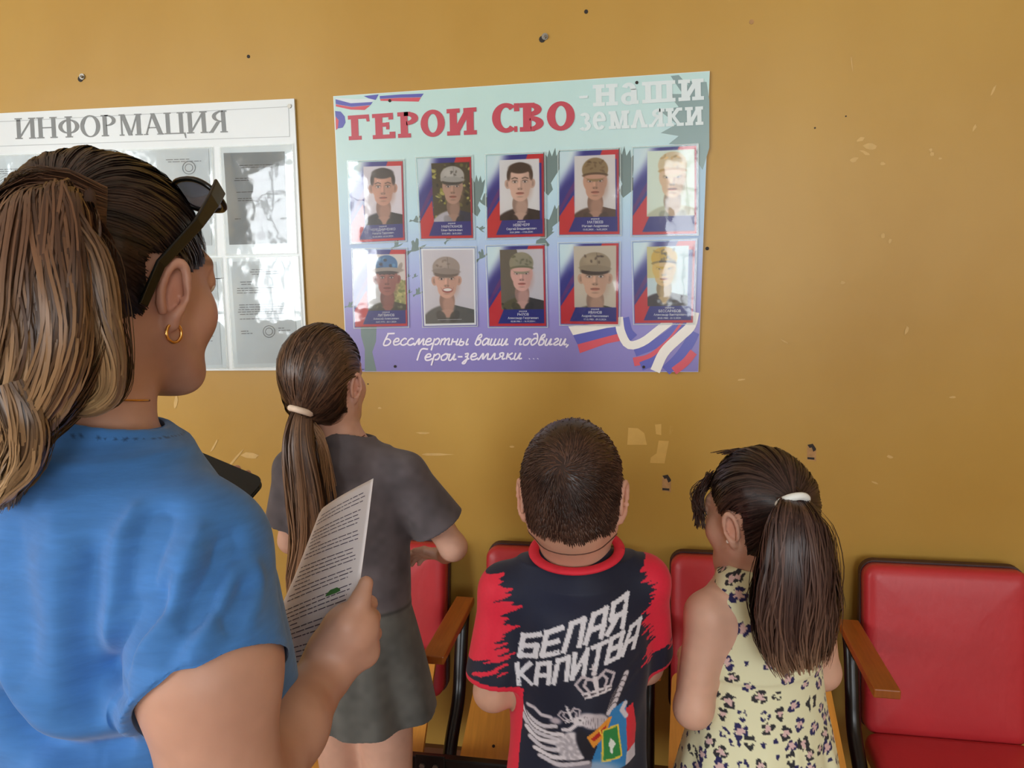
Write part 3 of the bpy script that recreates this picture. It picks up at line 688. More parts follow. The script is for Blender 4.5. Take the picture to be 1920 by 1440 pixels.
def pocket(quad, parent, y, m=.0055, rim=.0028):
    """plastic pocket: a clear front film and thin welded edges"""
    P = [at(px, py, y) for px, py in quad]; c = sum(P)/4
    def off(d): return [p+np.array([math.copysign(d, (p-c)[0]), 0, math.copysign(d, (p-c)[2])]) for p in P]
    A, B = off(m), off(m-rim)
    nn = 14; V = []
    for j in range(nn+1):
        for i in range(nn+1):
            u, v = i/nn, j/nn; p = (A[0]*(1-u)+A[1]*u)*(1-v)+(A[3]*(1-u)+A[2]*u)*v; p = p-np.array([0, .0022*math.sin(math.pi*u)*math.sin(math.pi*v), 0]); V.append(p)
    F = [(j*(nn+1)+i, (j+1)*(nn+1)+i, (j+1)*(nn+1)+i+1, j*(nn+1)+i+1) for j in range(nn) for i in range(nn)]
    o = obj('plastic_pocket', V, F, M_film, parent, smooth=True)
    V = A+B+[p+np.array([0, -.0012, 0]) for p in A+B]
    F = []
    for i in range(4):
        j = (i+1) % 4; F += [(8+i, 12+i, 12+j, 8+j), (i, 8+i, 8+j, j), (4+i, 4+j, 12+j, 12+i)]
    obj('pocket_rim', V, F, M_rim, o)
# ------------------------------------------------------------------ portrait cards
def camo(p, x0, y0, x1, y1, base, cols, n, seed, s=4):
    r = random.Random(seed); p.rect(x0, y0, x1, y1, base)
    for _ in range(n): p.ell(r.uniform(x0, x1), r.uniform(y0, y1), r.uniform(.6, 1.8)*s, r.uniform(.4, 1.1)*s, r.choice(cols), .85, .3, r.uniform(0, 180))
    return p
def portrait(k):
    D = {
     1: dict(cx=62, cy=48, s=1.30, skin=(212, 160, 136), bg=(226, 218, 222), hair=(62, 52, 50), ears=1, top=(38, 34, 40), rect=(27, 8, 97, 118), look='crop'),
     2: dict(cx=64, cy=54, s=1.2, skin=(196, 156, 136), bg='leaf', hat='cap', hatc=(186, 180, 172), hat2=(70, 66, 62), top=(196, 190, 196), top2=(44, 50, 72), rect=(26, 9, 97, 118)),
     3: dict(cx=58, cy=50, s=1.3, skin=(222, 184, 164), bg=(226, 222, 220), hair=(74, 54, 44), ears=1, top=(50, 38, 38), rect=(22, 8, 92, 118), look='crop', tilt=1),
     4: dict(cx=60, cy=55, s=1.25, skin=(206, 158, 132), bg=(222, 216, 212), hat='beanie', hatc=(150, 124, 84), hat2=(98, 72, 44), top=(92, 66, 52), top2=(92, 66, 52), rect=(25, 8, 94, 118)),
     5: dict(cx=62, cy=52, s=1.3, skin=(228, 196, 160), bg=(224, 234, 218), hat='beanie', hatc=(220, 200, 160), hat2=(196, 160, 100), top=(196, 198, 170), top2=(210, 206, 180), rect=(22, 5, 97, 118)),
     6: dict(cx=63, cy=55, s=1.28, skin=(172, 104, 92), bg='field', hat='bucket', hatc=(66, 120, 168), hat2=(170, 156, 146), ears=1, top='camo', rect=(26, 8, 98, 118)),
     7: dict(cx=46, cy=60, s=1.38, skin=(222, 176, 156), bg=(214, 208, 212), hat='cap', hatc=(170, 154, 144), hat2=(120, 106, 98), top=(112, 110, 106), top2=(98, 98, 94), rect=(3, 3, 97, 146), smile=1, bare=1, ears=1),
     8: dict(cx=59, cy=52, s=1.2, skin=(226, 178, 166), bg='half', hat='beanie', hatc=(158, 150, 126), hat2=(120, 118, 92), top='camo2', rect=(22, 6, 97, 118)),
     9: dict(cx=60, cy=62, s=1.45, skin=(214, 172, 146), bg=(206, 194, 176), hat='cap', hatc=(164, 146, 120), hat2=(60, 46, 40), top='camo', rect=(24, 4, 96, 118), ears=1),
     10: dict(cx=50, cy=50, s=1.2, skin=(222, 190, 130), bg=(206, 222, 222), hat='beanie', hatc=(206, 170, 60), hat2=(90, 80, 60), top=(52, 42, 46), top2=(52, 42, 46), rect=(22, 8, 90, 118)),
    }[k]
    p = Paint(0, 0, 100, 150, 2.4, (44, 46, 140)); x0, y0, x1, y1 = D['rect']
    if not D.get('bare'):
        p.ell(6, 0, 26, 52, (226, 238, 236), 1, .5, 18); p.ell(-2, 4, 18, 70, (214, 232, 236), .9, .4, 10)
        p.poly([(0, 112), (8, 96), (22, 72), (40, 50), (100, 10), (100, 0), (92, 0), (30, 44), (14, 72), (0, 100)], (110, 40, 120), .8)
        p.poly([(0, 116), (24, 78), (26, 118), (14, 150), (0, 150)], (206, 40, 52)); p.poly([(72, 0), (100, 0), (100, 16), (66, 16)], (206, 40, 52))
        p.rect(96, 6, 101, 150, (186, 44, 66)); p.rect(0, 145, 100, 150, (208, 44, 56))
        p.poly([(26, 118), (97, 118), (97, 145), (15, 145)], (36, 42, 132))
    else: p.rect(0, 0, 100, 150, (240, 240, 240))
    # photo painted apart, then copied inside its rectangle
    q_ = Paint(0, 0, 100, 150, 2.4, (220, 220, 220)); r = random.Random(k)
    bg = D['bg']
    if bg == 'leaf': camo(q_, 0, 0, 100, 150, (74, 66, 46), [(176, 168, 72), (120, 116, 60), (36, 34, 32), (206, 196, 110)], 150, k, 3)
    elif bg == 'field': q_.rect(0, 0, 100, 62, (222, 212, 204)); camo(q_, 60, 60, 100, 120, (176, 168, 110), [(206, 200, 130), (120, 130, 70), (150, 150, 90)], 60, k, 3)
    elif bg == 'half': q_.rect(0, 0, 58, 150, (110, 102, 90)); q_.poly([(50, 0), (100, 0), (100, 150), (84, 150)], (208, 202, 206))
    else: q_.rect(0, 0, 100, 150, bg)
    cx, cy, s = D['cx'], D['cy'], D['s']; sk = np.array(D['skin'], float); dk = sk*.72; lt = np.minimum(sk*1.1, 255)
    X = lambda a: cx+a*s; Y_ = lambda a: cy+a*s
    top = D['top']
    if top == 'camo': tc, t2 = (74, 72, 54), (74, 72, 54)
    elif top == 'camo2': tc, t2 = (96, 88, 58), (60, 54, 56)
    else: tc, t2 = top, D.get('top2', top)
    q_.ell(X(0), Y_(72), 40*s, 36*s, tc, 1, .05); q_.poly([(X(2), Y_(34)), (X(40), Y_(44)), (X(48), Y_(90)), (X(2), Y_(90))], t2)
    if top in ('camo', 'camo2'):
        for _ in range(34):
            a = r.uniform(-36, 36); q_.ell(X(a), Y_(r.uniform(44, 72)), r.uniform(2, 5), r.uniform(1, 3), r.choice([(112, 108, 78), (52, 48, 40), (134, 126, 96)]), .8, .3, r.uniform(0, 180))
    q_.ell(X(0), Y_(30), 10.5*s, 17*s, dk, 1, .08); q_.ell(X(2), Y_(36), 8*s, 13*s, sk*.9, .8, .3)
    q_.ell(X(0), Y_(48), 11*s, 6*s, sk*.9, 1, .2)
    q_.ell(X(-9), Y_(52), 6*s, 9*s, np.array(tc)*.8, .9, .2, -30); q_.ell(X(10), Y_(52), 6*s, 9*s, np.array(t2)*.8, .9, .2, 30)
    if D.get('ears'):
        for e in (-1, 1): q_.ell(X(17*e), Y_(2), 3.6*s, 6.5*s, sk*.92, 1, .1, 8*e); q_.ell(X(17*e), Y_(2), 1.6*s, 3.6*s, dk, .8, .3)
    if D.get('look') == 'crop': q_.ell(X(0), Y_(-9), 17.4*s, 19*s, D['hair'], 1, .05)
    q_.ell(X(0), Y_(-1), 16.2*s, 19*s, sk, 1, .05); q_.ell(X(0), Y_(12), 12.6*s, 14.5*s, sk, 1, .05)
    q_.ell(X(10), Y_(6), 7*s, 17*s, sk*.86, .55, .6); q_.ell(X(-3), Y_(-12), 9*s, 5*s, lt, .5, .6)
    if D.get('look') == 'crop': q_.ell(X(0), Y_(-20), 15.5*s, 7.5*s, D['hair'], 1, .15); q_.ell(X(-15), Y_(-11), 2.6*s, 8*s, D['hair'], .8, .3); q_.ell(X(15), Y_(-11), 2.6*s, 8*s, D['hair'], .8, .3)
    for e in (-1, 1):
        q_.ell(X(6.8*e), Y_(-1.5), 4.6*s, 2.6*s, dk, .6, .5); q_.ell(X(6.8*e), Y_(-.9), 2.9*s, 1.25*s, (236, 230, 226), .7, .3); q_.ell(X(6.8*e), Y_(-.9), 1.3*s, 1.3*s, (48, 42, 44), .95, .3)
        q_.line([(X(6.8*e-3.2), Y_(-2.4)), (X(6.8*e), Y_(-3.0)), (X(6.8*e+3.2), Y_(-2.2))], .9*s, sk*.4, .8); q_.line([(X(3.4*e), Y_(-5.6)), (X(7*e), Y_(-7)), (X(11*e), Y_(-5.4))], 1.7*s, sk*.42, .85)
    q_.ell(X(1.6), Y_(4), 1.5*s, 6*s, dk, .45, .6); q_.ell(X(-.8), Y_(3), 1.4*s, 6*s, lt, .6, .6); q_.ell(X(0), Y_(8.8), 3.6*s, 1.9*s, dk, .65, .5); q_.ell(X(-2), Y_(9.2), .9*s, .6*s, sk*.4, .8, .5); q_.ell(X(2), Y_(9.2), .9*s, .6*s, sk*.4, .8, .5)
    if D.get('smile'):
        q_.ell(X(1), Y_(15), 7*s, 3.6*s, (150, 70, 70), 1, .15); q_.ell(X(1), Y_(14.4), 6*s, 2.2*s, (240, 236, 230), 1, .2); q_.line([(X(-8), Y_(11)), (X(-6), Y_(16))], 1, dk, .6); q_.line([(X(9.5), Y_(11)), (X(8), Y_(16))], 1, dk, .6)
    else:
        q_.ell(X(0), Y_(15.2), 5.4*s, 1.9*s, sk*np.array([.86, .62, .62]), .9, .3); q_.line([(X(-5), Y_(15.0)), (X(0), Y_(14.8)), (X(5), Y_(15.0))], .9*s, sk*.42, .9)
    q_.ell(X(0), Y_(20), 4*s, 1.3*s, dk, .5, .6)
    hc, h2 = D.get('hatc'), D.get('hat2')
    if D.get('hat') == 'cap':
        q_.ell(X(0), Y_(-17), 18.5*s, 15*s, hc, 1, .05); q_.rect(X(-18), Y_(-16), X(18), Y_(-9), hc)
        q_.ell(X(-5), Y_(-22), 8*s, 6*s, np.minimum(np.array(hc)*1.12, 255), .7, .6); q_.line([(X(2), Y_(-31)), (X(3), Y_(-14))], 1., np.array(hc)*.7, .8)
        for _ in range(7): q_.ell(X(r.uniform(-14, 16)), Y_(r.uniform(-28, -12)), 3, 1.8, np.array(h2)*1.1, .6, .4, r.uniform(0, 180))
        q_.ell(X(0), Y_(-8), 17*s, 5.2*s, h2, 1, .12); q_.ell(X(0), Y_(-11.5), 19*s, 4.2*s, np.array(hc)*.92, 1, .12, 3)
    elif D.get('hat') == 'beanie':
        q_.ell(X(0), Y_(-17), 17.5*s, 17*s, hc, 1, .05); q_.ell(X(0), Y_(-9), 17.2*s, 4.2*s, h2, 1, .1); q_.ell(X(0), Y_(-7), 15*s, 3.2*s, sk, 1, .2)
        for _ in range(12): q_.ell(X(r.uniform(-13, 13)), Y_(r.uniform(-30, -12)), 3.4, 1.8, np.array(h2)*r.uniform(.8, 1.3), .6, .4, r.uniform(0, 180))
    elif D.get('hat') == 'bucket':
        q_.ell(X(0), Y_(-22), 16*s, 13*s, hc, 1, .05); q_.rect(X(-16), Y_(-22), X(16), Y_(-13), hc)
        for _ in range(9): q_.ell(X(r.uniform(-12, 12)), Y_(r.uniform(-30, -15)), 3.4, 3, r.choice([(38, 74, 128), (30, 42, 62), (98, 160, 196)]), .8, .3, r.uniform(0, 180))
        q_.ell(X(1), Y_(-12), 24*s, 4.6*s, h2, 1, .1); q_.ell(X(20), Y_(-17), 3*s, 7*s, h2, 1, .15, 20); q_.ell(X(0), Y_(-8.4), 17*s, 2.6*s, (52, 40, 44), .9, .2)
    if k == 10: q_.rect(20, 6, 42, 66, (222, 186, 70), .5); q_.ell(50, 2, 24, 5, (40, 80, 150), 1, .1)
    if k == 1: pass
    m = ((p.X > x0) & (p.X < x1) & (p.Y > y0) & (p.Y < y1)).astype(float)
    p.A = p.A*(1-m[..., None])+q_.A*m[..., None]
    return p
CARDS = {1: [(654, 304.5), (755, 302), (759, 450), (659, 455)], 2: [(782, 298), (883, 294), (887, 446), (790, 447.5)], 3: [(912.6, 292.5), (1019, 288), (1021, 443), (914, 446)],
 4: [(1049, 285), (1160, 280), (1161.6, 439), (1049, 440)], 5: [(1188, 279), (1306, 273), (1306, 438), (1186, 440.5)], 6: [(662, 469), (760.6, 468), (764, 611), (666, 613)],
 7: [(789, 466), (890, 465), (892.7, 609), (795, 611)], 8: [(913, 463), (1021, 460), (1024, 611), (918, 611.6)], 9: [(1049, 458), (1160, 456), (1159, 608), (1052, 607)], 10: [(1187, 455), (1304, 451), (1299, 605), (1190.6, 605.6)]}
NAMES = {1: ('рядовой', 'ЧЕРЕДНИЧЕНКО', 'Никита Павлович', '02.08.2002г.-03.06.2022г.'), 2: ('рядовой', 'МАРАТКАНОВ', 'Ефим Витальевич', '23.02.2002 - 26.02.2022г.'), 3: ('рядовой', 'НЕВЕЧЕРЯ', 'Сергей Владимирович', '10.01.2000г. - 17.06.2024г.'),
 4: ('рядовой', 'МАТВЕЕВ', 'Михаил Андреевич', '15.02.2003г. - 16.02.2023г.'), 6: ('рядовой', 'ЛИТВИНОВ', 'Алексей Алексеевич', '18.07.1975г. -20.11.2023г.'), 8: ('рядовой', 'РЫЛОВ', 'Александр Георгиевич', '02.08.1986 г. - 16.10.2024 г.'),
 9: ('рядовой', 'ИВАНОВ', 'Андрей Николаевич', '17.12.1982г. -29.12.2023г.'), 10: ('ефрейтор', 'БЕССАРАБОВ', 'Александр Викторович', '09.03.1988г. -23.12.2023г.')}
LAB = {1: 'portrait card of a bareheaded person in a black top, top left pocket', 2: 'portrait card of a person in a pale cap before leaves', 3: 'portrait card of a bareheaded person with dark collar, middle of the top row',
 4: 'portrait card of a person in a brown beanie and dark scarf', 5: 'pale glare-covered portrait card in the top right pocket', 6: 'portrait card of a person in a blue bucket hat',
 7: 'white-bordered portrait of a smiling person in a cap', 8: 'portrait card of a person in a grey-green beanie, head tilted', 9: 'portrait card of a frowning person in a camouflage cap', 10: 'portrait card with yellow patch in the bottom right pocket'}
def text_mesh(s):
    cu = bpy.data.curves.new('t', 'FONT'); cu.body = s; cu.align_x = 'CENTER'; cu.resolution_u = 2; cu.offset = .012
    o = bpy.data.objects.new('t', cu); COL.objects.link(o); dg = bpy.context.evaluated_depsgraph_get(); me = o.evaluated_get(dg).to_mesh()
    V = [(v.co.x, v.co.y) for v in me.vertices]; F = [tuple(p_.vertices) for p_ in me.polygons]
    o.evaluated_get(dg).to_mesh_clear(); bpy.data.objects.remove(o); bpy.data.curves.remove(cu); return V, F
M_wl = mat('white lettering', (236, 236, 240), .4, vary=(20, .01, (1, 1, 1)))
for k, qd in CARDS.items():
    p = portrait(k); y = YP-.0022; Q = [at(a, b_, y) for a, b_ in qd]
    nu, nv = 110, 165; uu, vv = np.meshgrid(np.linspace(0, 1, nu+1), np.linspace(0, 1, nv+1)); uu = uu.ravel(); vv = vv.ravel()
    def bil(u, v): u = np.asarray(u)[..., None]; v = np.asarray(v)[..., None]; return (Q[0]*(1-u)+Q[1]*u)*(1-v)+(Q[3]*(1-u)+Q[2]*u)*v
    V = bil(uu, vv); C = lin(np.clip(p.get(uu*100, vv*150), 0, 255))
    j, i = np.mgrid[0:nv, 0:nu]; a = (j*(nu+1)+i).ravel(); F = np.stack([a, a+nu+1, a+nu+2, a+1], 1)
    cp = bil(.5, 1.)
    t = thing('portrait_card', LAB[k], 'photo', tuple(cp), 'portrait cards in the poster pockets')
    obj('print', V, F, M_col, t, cols=C)
    E_ = [bil(u, v) for u, v in ((0, 0), (1, 0), (1, 1), (0, 1))]
    MB().prism([e+np.array([0, .0002, 0]) for e in E_], (0, .0006, 0)).build('backing', M_white, t)
    if k in NAMES:
        V = []; F = []
        for s_, y0, h in zip(NAMES[k], (123.2, 130.2, 136.6, 142.6), (4.0, 6.6, 5.6, 4.4)):
            tv, tf = text_mesh(s_); n = len(V); mw = max(abs(a_) for a_, _ in tv)*2; kx = min(h*.86, 68/mw)
            V += [bil((60+a_*kx)/100, (y0-b_*h)/150)+np.array([0, -.0003, 0]) for a_, b_ in tv]; F += [tuple(i_+n for i_ in f) for f in tf]
        obj('lettering', V, F, M_wl, t)
    if k == 7:
        tv, tf = text_mesh('..............................'); V = [bil((50+a_*7)/100, (139-b_*7)/150)+np.array([0, -.0003, 0]) for a_, b_ in tv]; obj('lettering', V, tf, M_wl, t)
    pocket(qd, poster, YP-.0034)
# ------------------------------------------------------------------ information board
BQ = [(-175, 221.8), (553, 185.6), (578.6, 693.7), (-112, 696.5)]
c0 = at(220, 694, 0)
board = thing('information_board', 'white information board with grey heading and document pockets left on the wall', 'board', (c0[0], 0, c0[2]))
quad_board('board', BQ, -.003, .006, M_board, board)
YB = -.0094
def bq(u, v): P = [np.array(a, float) for a in BQ]; return tuple((P[0]*(1-u)+P[1]*u)*(1-v)+(P[3]*(1-u)+P[2]*u)*v)
M_gl = mat('grey heading letters', (116, 122, 122), .35, vary=(20, .02, (1, 1, 1)))
flat('heading', text_quad('ИНФОРМАЦИЯ', [(27, 222), (424, 207), (427, 248), (29, 261)], .17, .055, .07, .03), M_gl, board, YB-.0002, kind='stuff')
M_line = mat('thin grey print lines', (176, 186, 188), .4, vary=(20, .02, (1, 1, 1)))
def outline(a, b_, c, d, w_=1.1): P = [a, b_, c, d, a]; return sum([ribbon([P[i], P[i+1]], w_) for i in range(4)], [])
flat('frame_line', outline((-150, 236), (541, 200), (543, 256), (-150, 279)), M_line, board, YB-.0002)
M_paper = mat('white paper', (214, 222, 224), .7, vary=(9, .01, (1, 1, 1))); M_gpaper = mat('grey printed certificate', (142, 150, 152), .5, vary=(5, .05, (1, 1, 1)))
M_ink = mat('faint ink', (128, 134, 138), .6, vary=(20, .05, (1, 1, 1))); M_blk = mat('dark ink', (84, 86, 88), .6, vary=(20, .05, (1, 1, 1)))
def doc(qd, label, matp, seed, stamps=(), blocks=((.1, .9, .06, .9),), head=True):
    r = random.Random(seed); P = [np.array(a, float) for a in qd]; y = YB-.0012
    B_ = lambda u, v: tuple((P[0]*(1-u)+P[1]*u)*(1-v)+(P[3]*(1-u)+P[2]*u)*v)
    c = at(*B_(.5, 1), y); t = thing('document_sheet', label, 'paper', tuple(c), 'documents in the information board pockets')
    MB().prism([at(*a, y) for a in qd], (0, .0006, 0)).build('sheet', matp, t)
    L_ = []
    for u0, u1, v0, v1 in blocks:
        v = v0
        while v < v1:
            a = u0+r.uniform(0, .04); b_ = u1-r.choice([0, 0, .02, .1, .4])*(u1-u0)
            if r.random() < .86:
                x = a
                while x < b_-.01: w_ = r.uniform(.03, .10); L_ += ribbon([B_(x, v), B_(min(x+w_, b_), v)], 1.3); x += w_+.012
            v += .023
    def ring(u, v, rr): cx, cy = B_(u, v); return ribbon([(cx+rr*math.cos(a), cy+rr*math.sin(a)) for a in np.linspace(0, 6.2832, 20)], 1.2)
    for u, v, rr in stamps: L_ += ring(u, v, rr)+ring(u, v, rr*.6)
    flat('print', L_, M_ink if matp is M_paper else M_blk, t, y-.0003, kind='stuff')
    return t, B_
t, B_ = doc([(419, 287), (533, 284), (538, 456), (430, 459)], 'grey certificate with round stamp, under the heading at right', M_gpaper, 1, stamps=((.56, .70, 9),), blocks=((.25, .8, .14, .2), (.14, .84, .28, .33), (.16, .84, .43, .47), (.16, .8, .50, .53), (.1, .3, .72, .76)))
cx, cy = B_(.56, .91); flat('seal', [[(cx+8.5*math.cos(a), cy-8.5*math.sin(a)) for a in np.linspace(0, 6.28, 20)[:-1]]], M_blk, t, YB-.0016)
doc([(432, 491), (546, 489), (560, 679), (446, 683)], 'white document below the grey certificate', M_paper, 2, stamps=((.55, .69, 11),), blocks=((.3, .6, .08, .13), (.55, .8, .10, .16), (.12, .35, .2, .24), (.06, .8, .26, .32), (.06, .82, .40, .58), (.08, .3, .68, .71), (.7, .9, .66, .7)))
doc([(249, 284), (391, 279), (397, 460), (262, 462)], 'white sheet with a faint stamp behind the sunglasses', M_paper, 3, stamps=((.73, .19, 12),), blocks=((.42, .95, .1, .13), (.5, .62, .18, .2)))
doc([(85, 290), (226, 285), (235, 463), (98, 465)], 'blank-topped sheet above the woman\'s dark hair', M_paper, 4, blocks=((.15, .8, .3, .8),))
doc([(-80, 296), (76, 291), (88, 466), (-62, 468)], 'leftmost sheet with bold title lines at the photo\'s left edge', M_paper, 5, blocks=((.1, .95, .14, .2), (.1, .9, .3, .8)))
doc([(272, 493), (405, 491), (416, 684), (288, 686)], 'white sheet mostly hidden behind the woman\'s face', M_paper, 6, blocks=((.1, .9, .1, .8),))
for qd in ([(413, 277), (548, 271), (556, 474), (424, 478)], [(425, 484), (558, 481), (570, 686), (438, 690)], [(236, 283), (397, 277), (404, 478), (250, 480)], [(70, 289), (229, 283), (240, 480), (86, 482)], [(-100, 296), (66, 290), (80, 482), (-80, 484)], [(262, 486), (414, 484), (426, 690), (278, 691)]):
    pocket(qd, board, YB-.003, m=0)
MB().disc(at(543, 199, YB), (0, -1, 0), .006, .003, 14).build('screw', M_steel, board)
# ------------------------------------------------------------------ people
M_skin = mat('skin', rough=.48, spec=.4, vcol=True, sss=.12, bump=(160, .12, .001, (1, 1, 1)))
M_hair = mat('hair', rough=.38, spec=.45, vcol=True, vary=(30, .08, (1, 1, .2)))
M_eye = mat('eye', (232, 228, 222), .15, vary=(60, .02, (1, 1, 1)), vcol=False)
M_iris = mat('dark iris', (58, 42, 34), .15, vary=(60, .05, (1, 1, 1)))
M_shoe = mat('white shoe', (210, 208, 204), .5, vary=(30, .05, (1, 1, 1)))
M_gold = mat('gold', (232, 178, 104), .22, 1., vary=(40, .05, (1, 1, 1)))
def axes(deg, pitch=0., roll=0.):
    return rotz(math.radians(-deg))@rotx(math.radians(pitch))@roty(math.radians(roll))
def seg(f, P, R, k=.02, op='u', sq=None):
    for i in range(len(P)-1): f.cap(P[i], P[i+1], R[i], R[i+1], k, sq, op)
    return f
def head_shape(f, c, R, s, ear=1.):
    L = lambda *a: c+R@(np.array(a)*s)
    E = lambda a, r, k=.02, op='u', RR=None: f.ell(L(*a), np.array(r)*s, R if RR is None else R@RR, k*s, op)
    E((0, -.018, .030), (.074, .096, .085), .01); E((0, .030, -.035), (.060, .060, .086), .03)
    E((0, -.035, -.03), (.062, .066, .06), .03)
    E((0, .064, -.100), (.022, .018, .016), .03)
    for e in (-1, 1):
        f.cap(L(.054*e, 0, -.056), L(.024*e, .058, -.100), .017*s, .013*s, .03*s)
        E((.036*e, .056, -.034), (.025, .026, .028), .02)
        E((.031*e, .094, .004), (.014, .010, .009), .012, 's'); E((.031*e, .079, .001), (.0125, .0125, .0115), .003)
        # ear: bowl, helix, lobe
        ec = (.074*e, -.006, -.010)
        RR = rotz(math.radians(-22*e))@rotx(math.radians(-12))
        E((.073*e, -.005, -.012), (.0065, .012, .026), .006, RR=RR)
        pts = []
        for a in np.linspace(-60, 235, 14):
            t = math.radians(a); q = RR@np.array([.006*e, .0120*math.cos(t), .028*math.sin(t)]); pts.append(L(.077*e+q[0], -.009+q[1], -.010+q[2]))
        for i in range(13): f.cap(pts[i], pts[i+1], .0042*s*ear, .0042*s*ear, .003)
        q = RR@np.array([.004*e, .004, -.0285]); f.ell(L(.075*e+q[0], -.006+q[1], -.012+q[2]), np.array((.0055, .0075, .010))*s, R@RR, .006)
        q = RR@np.array([.010*e, .003, -.004]); f.ell(L(.076*e+q[0], -.006+q[1], -.010+q[2]), np.array((.005, .006, .010))*s, R@RR, .004, 's')
    f.cap(L(0, .086, .010), L(0, .108, -.032), .0075*s, .0105*s, .014*s)
    for e in (-1, 1): E((.011*e, .098, -.037), (.008, .010, .007), .006)
    E((0, .074, .022), (.046, .018, .014), .02)
    E((0, .090, -.062), (.021, .009, .0065), .008); E((0, .089, -.072), (.018, .009, .007), .006)
    return L
def skin_cols(V, base, c, R, s):
    """skin tone with ruddier ears, cheeks and lips"""
    q = (V-c)@R/s; C = np.tile(np.array(base, float), (len(V), 1))
    n = noise3(V, 26, 3)[:, None]*.03+noise3(V, 90, 5)[:, None]*.02; C = C*(1+n)
    def tint(m, col): nonlocal C; m = m[:, None]; C = C*(1-m)+np.array(col, float)*m
    b = np.array(base, float)
    ear = np.exp(-(((np.abs(q[:, 0])-.078)/.012)**2+((q[:, 1]+.006)/.022)**2+((q[:, 2]+.012)/.032)**2)); tint(ear*.45, b*np.array([1.0, .80, .76]))
    for e in (-1, 1): tint(.4*np.exp(-(((q[:, 0]-.042*e)/.02)**2+((q[:, 1]-.07)/.03)**2+((q[:, 2]+.04)/.02)**2)), b*np.array([1.02, .80, .76]))
    tint(np.exp(-((q[:, 0]/.021)**4+((q[:, 2]+.067)/.011)**4))*(q[:, 1] > .07), b*np.array([.85, .55, .55]))
    for e in (-1, 1): tint(.8*np.exp(-(((q[:, 0]-.031*e)/.018)**4+((q[:, 2]-.021-.004*np.cos(60*(np.abs(q[:, 0])-.031)))/.0035)**4))*(q[:, 1] > .05), b*.35)
    return lin(np.clip(C, 0, 255))
def eyes(t, c, R, s):
    for e in (-1, 1):
        p = c+R@(np.array([.031*e, .0795, .001])*s); bm = bmesh.new(); bmesh.ops.create_uvsphere(bm, u_segments=16, v_segments=10, radius=.0125*s)
        V = [p+np.array(v.co) for v in bm.verts]; F = [tuple(v.index for v in f.verts) for f in bm.faces]; bm.free(); ey = obj('eye', V, F, M_eye, t, smooth=True)
        q = c+R@(np.array([.031*e, .0905, .0005])*s); MB().disc(q, R[:, 1], .0052*s, .0016, 14).build('iris', M_iris, ey)
        b = MB()                                                  # lashes
        for a in np.linspace(-.011, .011, 11):
            p0 = c+R@(np.array([.031*e+a, .0915-12*a*a, .0065])*s); p1 = c+R@(np.array([.031*e+a*1.3, .0965-10*a*a, .0075])*s); b.tube([p0, p1], [.0004, .0001], 4)
        b.build('eyelashes', M_hole, ey)
def radial(f, O, R, n1=48, n2=96):
    """radius of a body's surface seen from O, on a lat-long grid"""
    th = np.linspace(-math.pi/2, math.pi/2, n1); ph = np.linspace(-math.pi, math.pi, n2); T, P = np.meshgrid(th, ph, indexing='ij')
    D = np.stack([np.cos(T)*np.cos(P), np.cos(T)*np.sin(P), np.sin(T)], -1).reshape(-1, 3); W = D@R.T
    r = np.zeros(len(D)); live = np.ones(len(D), bool)
    for i in range(70):
        d = f.sample(O+W*r[:, None]); live &= d < 0; r = np.where(live, r+.0025, r)
        if not live.any(): break
    return r.reshape(n1, n2)
def rlook(G, D):
    n1, n2 = G.shape; T = np.arcsin(np.clip(D[..., 2], -1, 1)); P = np.arctan2(D[..., 1], D[..., 0])
    a = (T+math.pi/2)/math.pi*(n1-1); b_ = (P+math.pi)/(2*math.pi)*(n2-1)
    i = np.clip(a.astype(int), 0, n1-2); j = np.clip(b_.astype(int), 0, n2-2); fa = np.clip(a-i, 0, 1); fb = b_-j
    return (G[i, j]*(1-fa)*(1-fb)+G[i+1, j]*fa*(1-fb)+G[i, j+1]*(1-fa)*fb+G[i+1, j+1]*fa*fb)
def tubes(P, rad, C, k=3):
    """many thin strands: P (N,K,3), rad (N,K), C (N,K,3) -> arrays"""
    N_, K, _ = P.shape; T = np.gradient(P, axis=1); T /= np.linalg.norm(T, axis=2, keepdims=True)+1e-9
    up = np.array([.31, .52, .79]); A = np.cross(T, up); A /= np.linalg.norm(A, axis=2, keepdims=True)+1e-9; B = np.cross(T, A)
    V = np.stack([P+rad[..., None]*(math.cos(2*math.pi*j/k)*A+math.sin(2*math.pi*j/k)*B) for j in range(k)], 2).reshape(-1, 3)
    CC = np.repeat(C, k, axis=1).reshape(-1, 3) if False else np.repeat(C.reshape(N_*K, 1, 3), k, axis=1).reshape(-1, 3)
    n, i, j = np.meshgrid(np.arange(N_), np.arange(K-1), np.arange(k), indexing='ij'); j2 = (j+1) % k
    b0 = (n*K+i)*k; F = np.stack([b0+j, b0+j2, b0+k+j2, b0+k+j], -1).reshape(-1, 4)
    return V, F, CC
def cards(P, rad, C, out):
    """strands as narrow flat bands lying on the bundle surface; out: outward directions"""
    N_, K, _ = P.shape; T = np.gradient(P, axis=1); A = np.cross(T, out); A /= np.linalg.norm(A, axis=2, keepdims=True)+1e-9
    V = np.stack([P-rad[..., None]*A, P+rad[..., None]*A], 2).reshape(-1, 3); CC = np.repeat(C.reshape(N_*K, 1, 3), 2, axis=1).reshape(-1, 3)
    n, i = np.meshgrid(np.arange(N_), np.arange(K-1), indexing='ij'); b0 = (n*K+i)*2
    return V, np.stack([b0, b0+1, b0+3, b0+2], -1).reshape(-1, 4), CC
